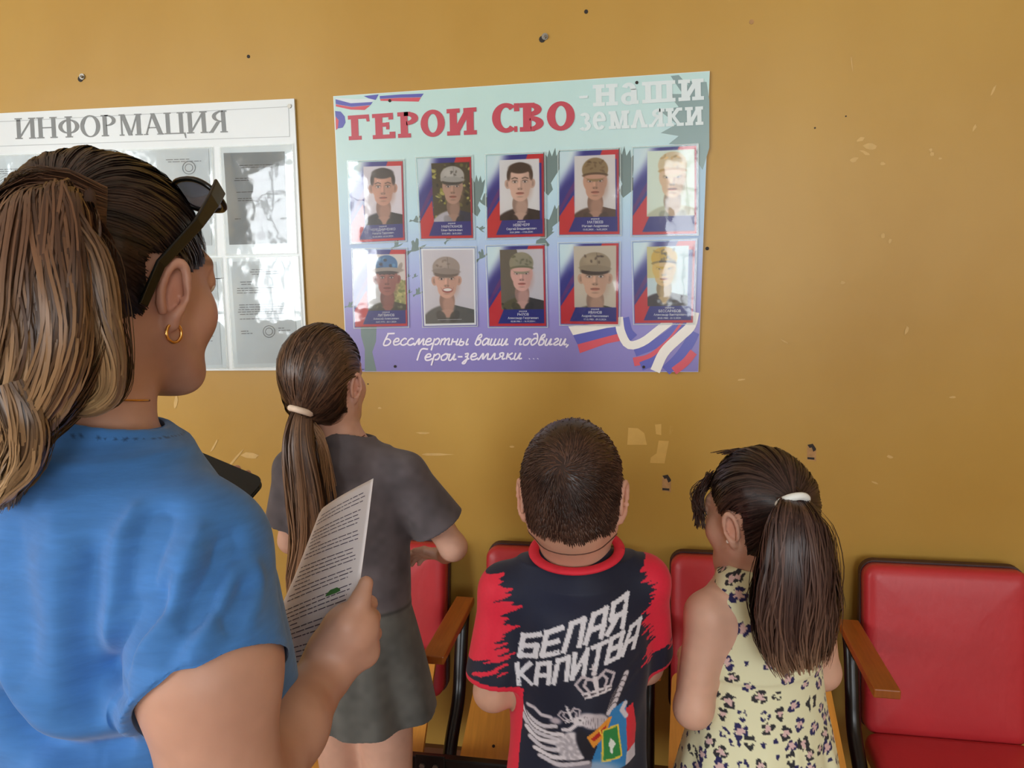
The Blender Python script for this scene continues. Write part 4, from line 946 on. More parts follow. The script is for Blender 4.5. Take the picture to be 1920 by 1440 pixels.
def join(parts):
    V = []; F = []; C = []; n = 0
    for v, f, c in parts: V.append(v); F.append(f+n); C.append(c); n += len(v)
    return np.vstack(V), np.vstack(F), np.vstack(C)
def slerp(a, b_, t):
    d = np.clip((a*b_).sum(-1, keepdims=True), -1, 1); w_ = np.arccos(d); s_ = np.sin(w_)+1e-6
    return (np.sin((1-t)*w_)*a+np.sin(t*w_)*b_)/s_
def head_hair(f, V, Fq, c, R, s, tie, mask, dark, light, n, thick=.0010, lift=.004, seed=1, K=13, bulge=.010):
    """cap plus strands combed over the skull to the tie; mask(q) on head-local points"""
    r = np.random.default_rng(seed); O = c+R@np.array([0, -.018, .03])*s; G = radial(f, O, R)
    q = (V-c)@R/s; near = (np.abs(q) < .16).all(1); m = np.zeros(len(V), bool); m[near] = mask(q[near])
    nrm = np.zeros_like(V); a = np.cross(V[Fq[:, 1]]-V[Fq[:, 0]], V[Fq[:, 3]]-V[Fq[:, 0]])
    for j in range(4): np.add.at(nrm, Fq[:, j], a)
    nrm /= np.linalg.norm(nrm, axis=1, keepdims=True)+1e-9
    cv, cf, u = cut(V+nrm*lift*.6, Fq, m); cc = np.tile(lin(np.array(dark)*1.0), (len(cv), 1))
    idx = r.choice(np.where(m)[0], n); root = V[idx]+nrm[idx]*lift+r.normal(0, .0012, (n, 3)); D = (root-O)@R; rr = np.linalg.norm(D, axis=1); D /= rr[:, None]
    T = (R.T@(tie-O)); rt = np.linalg.norm(T); T = T/rt
    t = np.linspace(0, 1, K)[None, :, None]
    wb = np.clip(.25+1.3*D[:, 1]+.35*D[:, 2], 0, 1)[:, None]; Mx = D+T+np.array([0, -.25, 1.5])*wb; Mx /= np.linalg.norm(Mx, axis=1, keepdims=True)
    Dp = (1-t)**2*D[:, None]+2*t*(1-t)*Mx[:, None]*1.15+t*t*T[None, None]; Dp /= np.linalg.norm(Dp, axis=2, keepdims=True)
    sk = rlook(G, Dp); lay = r.uniform(0, 1, (n, 1)); tt = t[..., 0]
    hump = np.sin(math.pi*np.clip(tt, 0, 1))**.8*bulge*s*(.35+.65*np.clip(1-np.abs(Dp[..., 0])*1.1, 0, 1))
    lock = noise3(D*1.0+5, 9, seed)[:, None]*.0035
    rad = sk+lift+hump+lock*np.sin(math.pi*tt)+lay*.003
    rad = rad*(1-tt**4)+(rt+lay*.006)*(tt**4); rad = np.where(tt < .15, rr[:, None]*(1-tt/.15)+rad*(tt/.15), rad)
    P = O+(Dp*rad[..., None])@R.T
    wv = noise3(D+9, 14, seed+1)
    col = lin(dark)[None]*(1-np.clip(.5+.9*wv+.18*r.normal(0, 1, n), 0, 1))[:, None]+lin(light)[None]*np.clip(.5+.9*wv+.18*r.normal(0, 1, n), 0, 1)[:, None]
    C = np.repeat(col[:, None, :], K, 1); rd = np.full((n, K), thick)*r.uniform(.7, 1.3, (n, 1)); rd[:, 0] *= .5
    return [(cv, cf, cc), cards(P, rd, C, P-O)]
def tail_hair(cen, rad, n, K, cols, seed, thick=.0011, wav=.004, flat=None, dark=(30, 20, 16), under=.8, ragged=.25, clump=40):
    """a tail of strands along the spline cen with bundle radius rad; cols: list of (t, rgb dark, rgb light)"""
    r = np.random.default_rng(seed); c = spline(cen, K); Rd = np.interp(np.linspace(0, 1, K), np.linspace(0, 1, len(rad)), rad)
    T = np.gradient(c, axis=0); T /= np.linalg.norm(T, axis=1)[:, None]; side = np.cross(T, CF); side /= np.linalg.norm(side, axis=1)[:, None]; dep = np.cross(side, T)
    fl = 1. if flat is None else flat
    kc = r.uniform(-1, 1, (clump*3, 2)); kc = kc[(kc**2).sum(1) < 1][:clump]; ci = r.integers(0, len(kc), n)
    ab = kc[ci]+r.normal(0, .10, (n, 2)); L_ = np.linalg.norm(ab, axis=1, keepdims=True); ab = np.where(L_ > 1, ab/L_, ab)
    free = r.uniform(-1, 1, (n, 2)); ab = np.where(r.uniform(0, 1, (n, 1)) < .25, free*.95, ab)
    te = 1-ragged*np.abs(r.normal(0, .55, n)); te = np.clip(te-.12*(kc[ci, 0]+kc[ci, 1])*0, .5, 1.02)
    t = np.linspace(0, 1, K)[None, :]*te[:, None]; x = t*(K-1); i = np.clip(x.astype(int), 0, K-2); fr = (x-i)[..., None]
    G = lambda A: A[i]*(1-fr)+A[i+1]*fr
    cc, ss, dd = G(c), G(side), G(dep); rr = G(Rd[:, None])[..., 0]
    ph = r.uniform(0, 6.28, n)[:, None]; pc = (ci*1.7)[:, None]
    u = ab[:, 0:1]+.16*np.sin(5.5*t+pc)+.05*np.sin(17*t+ph); v = ab[:, 1:2]+.12*np.cos(4.8*t+pc*1.3)
    P = cc+ss*(u*rr)[..., None]+dd*(v*rr*fl)[..., None]+wav*np.stack([np.sin(9*t+pc), np.cos(7*t+ph), 0*t], -1)*t[..., None]
    tk = np.array([q[0] for q in cols]); cd_ = np.array([lin(q[1]) for q in cols]); cl = np.array([lin(q[2]) for q in cols])
    mixv = np.clip(.45+.42*np.sin(ci*2.3)+.10*r.normal(0, 1, n), 0, 1)[:, None, None]
    A = np.stack([np.interp(t, tk, cd_[:, j]) for j in range(3)], -1); B = np.stack([np.interp(t, tk, cl[:, j]) for j in range(3)], -1)
    C = A*(1-mixv)+B*mixv; rd = np.full(t.shape, thick)*r.uniform(.7, 1.3, (n, 1)); rd[:, -1] *= .3; rd[:, -2] *= .7
    out = [cards(P, rd, C, ss*u[..., None]+dd*(v*1.0)[..., None]/fl+ss*.02)]
    k = 12; m = int(K*under); V = []                       # dark inner mass keeps the bundle opaque
    for a in range(m):
        for j in range(k):
            th = 2*math.pi*j/k; V.append(c[a]+Rd[a]*.86*(math.cos(th)*side[a]+math.sin(th)*dep[a]*fl)*(1-.6*(a/m)**3))
    F = np.array([(a*k+j, a*k+(j+1) % k, (a+1)*k+(j+1) % k, (a+1)*k+j) for a in range(m-1) for j in range(k)])
    out.append((np.array(V), F, np.array([np.array([np.interp(a/(K-1), tk, cd_[:, j]) for j in range(3)])*1.0 for a in range(m) for _ in range(k)])))
    return out
def ring_band(c, n, r, w_, k=20, flat=1.):
    """hair tie: torus around axis n"""
    n = np.array(n, float)/np.linalg.norm(n); a = np.cross(n, [0, .3, 1]); a /= np.linalg.norm(a); b_ = np.cross(n, a)
    P = [c+r*(math.cos(t)*a+math.sin(t)*b_*flat) for t in np.linspace(0, 2*math.pi, k+1)]
    return MB().tube(P, w_, 8, cap=False)
def hit(f, px, py, y0, y1=None, n=500, off=0.):
    """first point of a body surface along the sight line, used to seat small things on it"""
    a = at(px, py, y0); b_ = at(px, py, y1 if y1 is not None else y0+.5); t = np.linspace(0, 1, n)[:, None]; P = a+(b_-a)*t; d = f.sample(P); i = np.argmax(d < off)
    return P[i] if (d < off).any() else P[-1]
def push_out(f, V, gap, it=3, keep=None):
    """lifts cloth points that lie in the body back over the skin"""
    e = .002
    for _ in range(it):
        d = f.sample(V); m = d < gap
        if keep is not None: m &= keep
        if not m.any(): break
        P = V[m]; G = np.stack([f.sample(P+np.eye(3)[i]*e)-f.sample(P-np.eye(3)[i]*e) for i in range(3)], 1); G /= np.linalg.norm(G, axis=1, keepdims=True)+1e-9
        V[m] = P+G*(gap-d[m])[:, None]
    return V
def leg(f, hip, knee, ankle, toe, r=(.062, .043, .030)):
    hip, knee, ankle, toe = [np.array(a, float) for a in (hip, knee, ankle, toe)]
    calf = knee*.68+ankle*.32+np.array([0, -.010, 0])
    f.cap(hip, knee, r[0], r[1], .03); f.cap(knee, calf, r[1]*.93, r[1]*.98, .02); f.cap(calf, ankle, r[1]*.98, r[2]*.8, .02); f.cap(ankle, toe, r[2], r[2]*.7, .02)
def shoes(t, pts, m, s=1.):
    for a, b_ in pts:
        a = np.array(a, float); b_ = np.array(b_, float); f = Field(np.minimum(a, b_)-.07, np.maximum(a, b_)+.07, .005)
        f.cap((a[0], a[1]-.012, .036), (b_[0], b_[1], .030), .036*s, .033*s, .02); f.cap((a[0], a[1]-.005, .05), (a[0], a[1]-.005, .075), .038*s, .036*s, .02)
        X, Y, Z = f.grid(); f.F = np.maximum(f.F, .002-Z+0*X+0*Y); V, F = f.mesh(); obj('shoe', relax(V, F, 2), F, m, t, smooth=True)
def hand_simple(f, w_, d, n, s=1., side=1, curl=.6):
    """relaxed hand: palm, four curled fingers of unequal length, thumb off the side of the palm; d: direction, n: back of hand"""
    w_ = np.array(w_, float); d = np.array(d, float)/np.linalg.norm(d); n = np.array(n, float); n -= d*(n@d); n /= np.linalg.norm(n); x = np.cross(d, n)*side
    f.cap(w_, w_+d*.07*s, .020*s, .028*s, .015, (n, 1.7)); f.cap(w_+d*.03*s+x*.012*s, w_+d*.072*s+x*.02*s, .015*s, .014*s, .01)
    for i, (o, L_) in enumerate(((.027, .062), (.009, .070), (-.009, .065), (-.026, .050))):
        p = w_+d*.078*s+x*o*s; a = p; dd = d.copy()
        for j, q in enumerate((.45, .32, .23)):
            th = curl*(.5+.5*j); dd = dd*math.cos(th)-n*math.sin(th); dd /= np.linalg.norm(dd); b_ = a+dd*L_*q*s; f.cap(a, b_, (.0092-.0012*j)*s, (.0088-.0012*j)*s, .003); a = b_
    a = w_+d*.02*s+x*.022*s; b_ = a+(d*.65+x*.75)*.034*s; f.cap(a, b_, .012*s, .0105*s, .01); f.cap(b_, b_+(d*.93+x*.25-n*.25)*.032*s, .0105*s, .008*s, .004)
# ---------------------------------------------------------------- the boy in the printed T-shirt
SK_B = (206, 160, 136)
def boy():
    gx = -.118; t = thing('person', 'short-haired child in a navy and red T-shirt with white lettering, back to the viewer', 'person', (gx, -1.0, 0), 'children standing before the poster')
    c = at(1073, 921, -1.0); R = axes(-3, -6); s = 1.0
    f = Field((gx-.28, -1.22, -.005), (gx+.28, -.66, 1.42), .0032)
    L = head_shape(f, c, R, s)
    nb = np.array([gx+.008, -1.01, 1.150]); Rb = axes(-12); O_ = np.array([gx+.004, -1.0, 0.]); W_ = lambda x, y, z: O_+Rb@np.array([x, y, z])
    f.cap(L(0, -.03, -.05), nb, .047, .050, .03)
    shl, shr = W_(-.112, 0, 1.094), W_(.112, .005, 1.100)
    f.cap(nb+[0, 0, -.03], shl, .036, .036, .03); f.cap(nb+[0, 0, -.03], shr, .036, .036, .03)
    f.loft([(.62, gx+.005, -1.0, .115, .085), (.75, gx+.005, -1.0, .105, .075), (.9, gx+.005, -1.0, .112, .08), (1.05, gx+.005, -1.0, .112, .080), (1.12, gx+.005, -1.0, .085, .055)], yaw=math.radians(12), k=.04)
    el, er = W_(-.138, -.012, .925), W_(.128, .055, .925)
    wl, wr = W_(-.085, .165, .955), W_(.060, .215, .965)
    for a, b_, w_ in ((shl, el, wl), (shr, er, wr)):
        f.cap(a, b_, .036, .031, .02); f.cap(b_, w_, .030, .021, .015)
    hand_simple(f, wl, (.7, .6, .15), (0, .4, .9), .82, 1, .5); hand_simple(f, wr, (-.7, .6, .1), (0, .4, .9), .82, -1, .5)
    leg(f, (gx-.055, -1.0, .62), (gx-.06, -.99, .36), (gx-.062, -1.0, .07), (gx-.07, -.93, .035)); leg(f, (gx+.065, -1.0, .62), (gx+.068, -.99, .36), (gx+.07, -1.0, .07), (gx+.08, -.93, .035))
    V, F = f.mesh(); V = relax(V, F, 1, .4)
    obj('body', V, F, M_skin, t, cols=skin_cols(V, SK_B, c, R, s), smooth=True); eyes(t, c, R, s)
    # hair: short, combed out from a crown whorl
    O = c+R@np.array([0, -.018, .03]); q = (V-c)@R
    def mask(q):
        x, y, z = q.T; ax = np.abs(x)
        line = np.where(y > .0, .012+.55*y, np.where(y > -.045, .012+(y)*1.2+.0, -.043+(y+.045)*.9))
        line = np.where(y < -.03, -.060+.20*ax, line)
        line = np.where((y >= -.03) & (y < .004), -.012+(y+.03)*.7, line)
        near_ear = (ax > .066) & (y > -.03) & (y < .012) & (z < .018)
        return (z > line+.004*noise3(q, 160, 2)) & ~near_ear & (ax < .0765)
    near = (np.abs(q) < .15).all(1); m = np.zeros(len(V), bool); m[near] = mask(q[near])
    nrm = np.zeros_like(V); a = np.cross(V[F[:, 1]]-V[F[:, 0]], V[F[:, 3]]-V[F[:, 0]])
    for j in range(4): np.add.at(nrm, F[:, j], a)
    nrm /= np.linalg.norm(nrm, axis=1, keepdims=True)+1e-9
    cv, cf, u = cut(V+nrm*.0042, F, m); cc = np.tile(lin((52, 34, 28)), (len(cv), 1))
    r = np.random.default_rng(3); n = 15000; idx = r.choice(np.where(m)[0], n); root = V[idx]+nrm[idx]*.002+r.normal(0, .0012, (n, 3)); N_ = nrm[idx]
    wh = c+R@np.array([-.008, -.105, .055]); d = root-wh; dist = np.linalg.norm(d, axis=1, keepdims=True); d = d-N_*(d*N_).sum(1, keepdims=True); d /= np.linalg.norm(d, axis=1, keepdims=True)+1e-6
    sw = np.cross(N_, d); k = np.exp(-dist/.04); flow = d+sw*(.9*k+.15*noise3(root, 40, 8)[:, None]); flow += np.array([0, 0, -.5])*(1-k); flow /= np.linalg.norm(flow, axis=1, keepdims=True)
    z = ((root-c)@R)[:, 2]; ln = np.interp(z, [-.08, -.03, .04, .12], [.005, .010, .016, .018])[:, None]*r.uniform(.7, 1.15, (n, 1))
    lift = .45+.25*noise3(root, 30, 4)[:, None]; tt = np.linspace(0, 1, 4)[None, :, None]
    P = root[:, None]+(flow[:, None]*(1-lift[:, None]*.4)*tt+N_[:, None]*(lift[:, None]*tt*(1-.45*tt)))*ln[:, None]
    mixv = np.clip(.45+.9*noise3(root, 26, 12)+.3*r.normal(0, 1, n), 0, 1)[:, None]; col = lin((56, 38, 31))*(1-mixv)+lin((100, 72, 58))*mixv
    C = np.repeat(col[:, None], 4, 1); rd = np.tile(np.array([.0009, .0009, .0007, .0002]), (n, 1))
    hv, hf, hc = join([(cv, cf, cc), tubes(P, rd, C)]); obj('hair', hv, hf, M_hair, t, cols=hc, kind='stuff')
    # T-shirt
    g = Field((gx-.21, -1.13, .62), (gx+.20, -.84, 1.19), .002)
    def fold(th, z):
        return .0035*np.sin(3*th+14*z)*np.clip((1.0-z)*4, 0, 1)+.0028*np.sin(7*th-30*z+2)*np.clip((1.02-z)*5, 0, 1)+.002*np.sin(22*z+4*th)
    g.loft([(.66, gx+.012, -1.0, .128, .098), (.80, gx+.008, -1.0, .118, .092), (.90, gx+.008, -1.0, .114, .090), (1.0, gx+.006, -1.0, .120, .090), (1.07, gx+.006, -1.0, .122, .086), (1.12, gx+.006, -1.0, .110, .070), (1.148, gx+.006, -1.0, .085, .052)], yaw=math.radians(12), k=.02, fold=fold)
    g2 = g.twin()
    for sgn, sh, e, w_ in ((-1, shl, el, wl), (1, shr, er, wr)):
        g2.cap(nb+np.array([.02*sgn, 0, -.024]), sh+np.array([.0, 0, .002]), .044, .043, .03)
        e2 = sh+(e-sh)*.80; g2.cap(sh, e2, .043, .050, .022)
        ax_ = (e-sh)/np.linalg.norm(e-sh)
        X, Y, Z = g2.grid(); pl = (X-e2[0])*ax_[0]+(Y-e2[1])*ax_[1]+(Z-e2[2])*ax_[2]-.012; g2.F = np.where((X-gx)*sgn > .0, np.maximum(g2.F, pl), g2.F).astype(np.float32)
        g2.cap(e2-ax_*.03, e2+ax_*.05, .037, .049, .004, op='s')
    g.union(g2, .022)
    for sgn in (-1, 1):
        # creases from the armpit
        for dz, dy in ((-.03, -.09), (.0, -.095)): g.cap(W_(sgn*.10, dy*.7, 1.0+dz), W_(sgn*.05, dy*1.02, .955+dz), .004, .001, .014, op='s')
    # collar
    g.cap(nb-[0, 0, .03], nb+[0, .0, .002], .072, .052, .02)
    nk = np.array([gx+.008, -1.010, 1.192])
    Rn = axes(0, -14); g.ell(nk+np.array([0, .0, .012]), (.059, .058, .036), Rn, .003, op='s')
    V, F = g.mesh(); V = relax(V, F, 1, .5)
    X, Y, Z = V.T
    P = shirt_print(); S_ = 1.0/1160
    # planar print: millimetres on the back of the shirt (and the same plain cloth in front)
    qb = (V-O_)@Rb; x_, y_ = qb[:, 0], qb[:, 1]
    u = x_/.00085+1098; v = 1440-(Z-.838)/.000842
    back = smooth(.02, -.02, y_)
    C = P.get(u, v); nav = np.array([26, 32, 52.])
    C = C*back[:, None]+nav*(1-back[:, None])
    # red brushed shoulders and sleeves with ragged edges
    def streak(q): return noise3(q*np.array([1., 1., 6.]), 34, 5)
    q = np.stack([X*.9+Z*.35, Y, Z-X*.35], 1); n1 = noise3(q*np.array([10, 10, 90]), 1., 5)+.5*noise3(q*np.array([40, 40, 300]), 1., 6)
    n2 = noise3(np.stack([x_*14, y_*14, (Z-x_*.3)*170], 1), 1., 5)+.6*noise3(np.stack([x_*40, y_*40, (Z-x_*.3)*420], 1), 1., 6)
    sl = (-.113-x_)/.022+.9*n2+.9*np.exp(-((Z-x_*.3-1.085)/.006)**2)*smooth(-.045, -.08, x_)+1.0*np.exp(-((Z-x_*.3-1.118)/.006)**2)*smooth(-.05, -.085, x_)
    sl = np.where((Z < .985+.02*n1), -1, sl); sl = np.where(Z-.3*(x_+.15) > 1.128, -1, sl)
    sr = (x_-.112)/.02+.9*n2; sr = np.where(Z < .99+.02*n1, -1, sr)
    red = np.array([226, 40, 66.]); m = (np.maximum(sl, sr) > .1)[:, None]*1.; C = C*(1-m)+red*m
    dl = 9+0*np.linalg.norm((V-nk-np.array([0, 0, .012]))@Rn/np.array([.059, .058, .036]), axis=1); m = ((dl < 1.36) & (Z > 1.125))[:, None]*1.; C = C*(1-m)+np.array([232, 44, 66.])*m
    for sgn, sh, e in ((-1, shl, el), (1, shr, er)):
        ax_ = (e-sh)/np.linalg.norm(e-sh); e2 = sh+(e-sh)*.80; d = (V-e2)@ax_; ta = ((V-sh)@ax_)[:, None]; m = ((d > .003) & (np.linalg.norm(V-sh-ta*ax_, axis=1) < .062) & (Z < 1.0) & (x_*sgn > .09))[:, None]*1.; C = C*(1-m)+red*m
    obj('tshirt', V, F, mat('printed jersey', rough=.62, vcol=True, spec=.35, sheen=.1, vary=(200, .03, (1, 1, 1))), t, cols=lin(np.clip(C, 0, 255)), smooth=True, label='navy T-shirt with red shoulders, red collar and white slanted lettering')
    h = Field((gx-.2, -1.15, .30), (gx+.2, -.85, .72), .006); 
    for sx in (-1, 1): h.cap((gx+.005+.055*sx, -1.0, .62), (gx+.005+.068*sx, -1.0, .36), .082, .070, .02)
    h.loft([(.58, gx+.005, -1.0, .13, .1), (.70, gx+.005, -1.0, .118, .09)], k=.03)
    X, Y, Z = h.grid(); h.F = np.maximum(h.F, .36-Z+0*X+0*Y); V, F = h.mesh(); obj('shorts', relax(V, F, 2), F, mat('dark shorts', (40, 44, 58), .8, vary=(20, .1, (1, 1, 1))), t, smooth=True)
    shoes(t, [((gx-.062, -1.0, .06), (gx-.07, -.90, .03)), ((gx+.07, -1.0, .06), (gx+.08, -.90, .03))], M_shoe, .95)
    Pn = [nb+np.array([.069*math.cos(a), -.004-.063*math.sin(a), .018-.012*math.sin(a)+.002*math.cos(a)]) for a in np.linspace(0, 2*math.pi, 49)]
    Pn = [p+np.array([0, 0, .0]) for p in Pn]; MB().tube(Pn, .0088, 12, cap=False, flat=.55).build('collar', mat('red ribbed collar', (222, 40, 62), .7, vary=(90, .05, (1, 1, 1))), t, smooth=True, label='red ribbed collar')
    # cord round the neck
    P = [nk+np.array([.056*math.cos(a), -.058*math.sin(a), .004-.010*math.sin(a)]) for a in np.linspace(0, math.pi, 22)]
    P = [f_out(f, p, nk) for p in P]; MB().tube(P, .0009, 6).build('neck_cord', mat('brown cord', (92, 58, 46), .7, vary=(60, .1, (1, 1, 1))), t)
def f_out(f, p, c):
    """moves a point outward from c until it lies on the skin"""
    d = p-c; d[2] *= .0; L_ = np.linalg.norm(d)+1e-9; d /= L_; P = np.array([c[0], c[1], p[2]])+d*np.linspace(.005, .12, 300)[:, None]; v = f.sample(P); i = np.where(v < 0)[0]
    return P[i[-1]]+d*.001 if len(i) else p
def shirt_print():
    p = Paint(880, 1030, 1270, 1470, 2.2, (26, 32, 52))
    p.ell(1050, 1120, 70, 60, (32, 42, 72), .5, .8)
    G = {'Б': [[(.95, .04), (.04, .04), (.04, .96), (.93, .96), (.93, .5), (.04, .5)]], 'Е': [[(.92, .04), (.04, .04), (.04, .96), (.92, .96)], [(.04, .5), (.8, .5)]], 'Л': [[(.0, .97), (.2, .04), (.93, .04), (.93, .97)]],
     'А': [[(.0, .97), (.18, .04), (.93, .04), (.93, .97)], [(.1, .58), (.93, .58)]], 'Я': [[(.95, .97), (.95, .04), (.08, .04), (.08, .52), (.95, .52)], [(.45, .52), (.0, .97)]], 'К': [[(.05, .02), (.05, .98)], [(.95, .02), (.2, .5), (.95, .98)]],
     'И': [[(.05, .02), (.05, .98)], [(.08, .9), (.9, .12)], [(.93, .02), (.93, .98)]], 'Т': [[(.0, .06), (1., .06)], [(.5, .06), (.5, .98)]], 'В': [[(.04, .5), (.04, .04), (.85, .04), (.85, .48), (.04, .5), (.95, .53), (.95, .96), (.04, .96), (.04, .5)]]}
    def line(s_, TL, TR, BR, BL, wd, sh):
        n = len(s_); TL, TR, BR, BL = [np.array(a, float) for a in (TL, TR, BR, BL)]
        for i, ch in enumerate(s_):
            for st in G[ch]:
                q = []
                for a, b_ in st:
                    u = (i+.09+a*.76)/n; pt = (TL*(1-u)+TR*u)*(1-b_)+(BL*(1-u)+BR*u)*b_; q.append(tuple(pt+np.array([sh*(.5-b_), 0])))
                p.line(q, wd, (226, 228, 236), 1, .35, True)
    line('БЕЛАЯ', (984, 1194), (1190, 1113), (1187, 1172), (986, 1240), 9.5, 10)
    line('КАЛИТВА', (972, 1256), (1216, 1166), (1208, 1219), (984, 1298), 8.6, 9)
    r = random.Random(4)
    for _ in range(90): p.ell(r.uniform(970, 1210), r.uniform(1110, 1300), r.uniform(.6, 2.0), r.uniform(.5, 1.2), (26, 32, 52), .9, .4, r.uniform(0, 180))
    S = lambda x, y: (860+x/3.4275, 1020+y/3.4275)
    W_, G_ = (222, 218, 224), (150, 142, 150)
    def crown(cx, cy, s_, rot):
        ro = math.radians(rot); T = lambda a, b_: (cx+s_*(a*math.cos(ro)-b_*math.sin(ro)), cy+s_*(a*math.sin(ro)+b_*math.cos(ro)))
        p.poly([T(-1, .35), T(1, .35), T(.85, .75), T(-.85, .75)], W_); p.line([T(-.85, .55), T(.85, .55)], s_*.12, (60, 54, 66), .9)
        for a in (-.55, 0, .55): p.ell(*T(a, .55), s_*.09, s_*.09, W_, 1, .3)
        for q in ([(-.9, .35), (-1.25, -.3), (-.75, -.7), (-.1, -.3), (-.05, .3)], [(-.5, .35), (-.75, -.1), (-.5, -.5), (-.12, -.3)], [(.9, .35), (1.25, -.3), (.75, -.7), (.1, -.3), (.05, .3)], [(.5, .35), (.75, -.1), (.5, -.5), (.12, -.3)]):
            p.line([T(*a) for a in q], s_*.17, (196, 188, 196), 1, .6)
        p.poly([T(-.14, .35), T(-.14, -.5), T(.14, -.5), T(.14, .35)], W_); p.ell(*T(0, -.72), s_*.18, s_*.18, W_, 1, .2); p.line([T(0, -.8), T(0, -1.25)], s_*.1, W_); p.line([T(-.18, -1.05), T(.18, -1.05)], s_*.1, W_)
    crown(*S(905, 880), 30, -10); crown(*S(740, 1085), 17, -22)
    p.ell(*S(650, 1140), 10, 7, (190, 180, 190), 1, .5); p.line([S(480, 1075), S(520, 1080), S(560, 1115), S(620, 1120)], 7, (206, 200, 208), 1, 1.5)
    for i, (x0, y0, x1, y1, x2, y2) in enumerate([(415, 1000, 440, 1110, 560, 1190), (430, 1070, 480, 1180, 600, 1240), (420, 1110, 500, 1230, 640, 1270), (470, 1230, 540, 1290, 660, 1300), (490, 1290, 580, 1350, 700, 1340), (520, 1360, 620, 1400, 720, 1380), (550, 1410, 650, 1440, 760, 1420)]):
        P = spline([S(x0, y0), S(x1, y1), S(x2, y2), S(x2+90, y2-10)], 12); p.line([tuple(a) for a in P], 11, (40, 36, 44)); p.line([tuple(a) for a in P], 8.5, W_ if i % 2 else (206, 202, 210), 1, 1)
    p.ell(*S(740, 1310), 26, 24, W_, 1, .15); p.ell(*S(760, 1250), 18, 16, W_, 1, .2)
    for a in range(9):
        for rr in (9, 16, 22): p.ell(S(740, 1310)[0]+rr*math.cos(a*.7+rr), S(740, 1310)[1]+rr*math.sin(a*.7+rr), 5, 3.4, (150, 146, 156), .55, .5, a*40)
    p.ell(*S(870, 1120), 26, 15, (206, 200, 208), 1, .2, 22); p.ell(*S(930, 1125), 18, 12, (190, 184, 192), 1, .25, 30); p.ell(*S(795, 1120), 12, 9, W_, 1, .2)
    p.line([S(770, 1150), S(735, 1185), S(695, 1195)], 7, W_, 1, 1); p.ell(*S(800, 1110), 2.4, 2, (30, 28, 36), 1, .3)
    for a in range(10): p.line([S(830+a*14, 1085+a*4), S(815+a*16, 1150+a*5)], 1.0, (110, 104, 114), .8)
    p.ell(*S(830, 1280), 13, 34, (28, 30, 42), 1, .2, -20)
    for a in range(7):
        P = [S(1110-a*14, 850+a*34), S(1075-a*13, 930+a*26), S(1030-a*7, 985+a*18)]; p.line(P, 13, (60, 56, 64)); p.line(P, 10, (208, 204, 212), 1, 1)
    p.poly([S(1010, 1080), S(1110, 1040), S(1125, 1300), S(1100, 1470), S(870, 1470), S(880, 1390), S(930, 1240), S(985, 1130)], (48, 128, 190))
    p.poly([S(1110, 1100), S(1160, 1080), S(1190, 1260), S(1175, 1440), S(1115, 1420)], (214, 44, 60))
    p.line([S(1105, 1060), S(1080, 1100), S(1110, 1150)], 9, (206, 202, 212), 1, 1); p.poly([S(1110, 1390), S(1180, 1380), S(1182, 1470), S(1100, 1470)], (200, 196, 208))
    p.poly([S(842, 1225), S(985, 1125), S(1012, 1120), S(960, 1240), S(885, 1310)], (226, 150, 52)); p.poly([S(868, 1240), S(975, 1165), S(955, 1215), S(890, 1262)], (178, 40, 36)); p.line([S(925, 1188), S(938, 1225)], 3, (240, 200, 70))
    p.poly([S(942, 1195), S(1055, 1185), S(1078, 1400), S(938, 1418)], (222, 200, 70)); p.poly([S(952, 1206), S(1046, 1197), S(1066, 1390), S(949, 1404)], (44, 132, 66))
    p.poly([S(985, 1300), S(1000, 1262), S(1018, 1285), S(1034, 1310), S(1015, 1330), S(1010, 1372), S(995, 1355), S(992, 1322)], (222, 230, 224))
    p.ell(1110, 1452, 60, 22, (200, 196, 206), .6, .3)
    return p
boy()
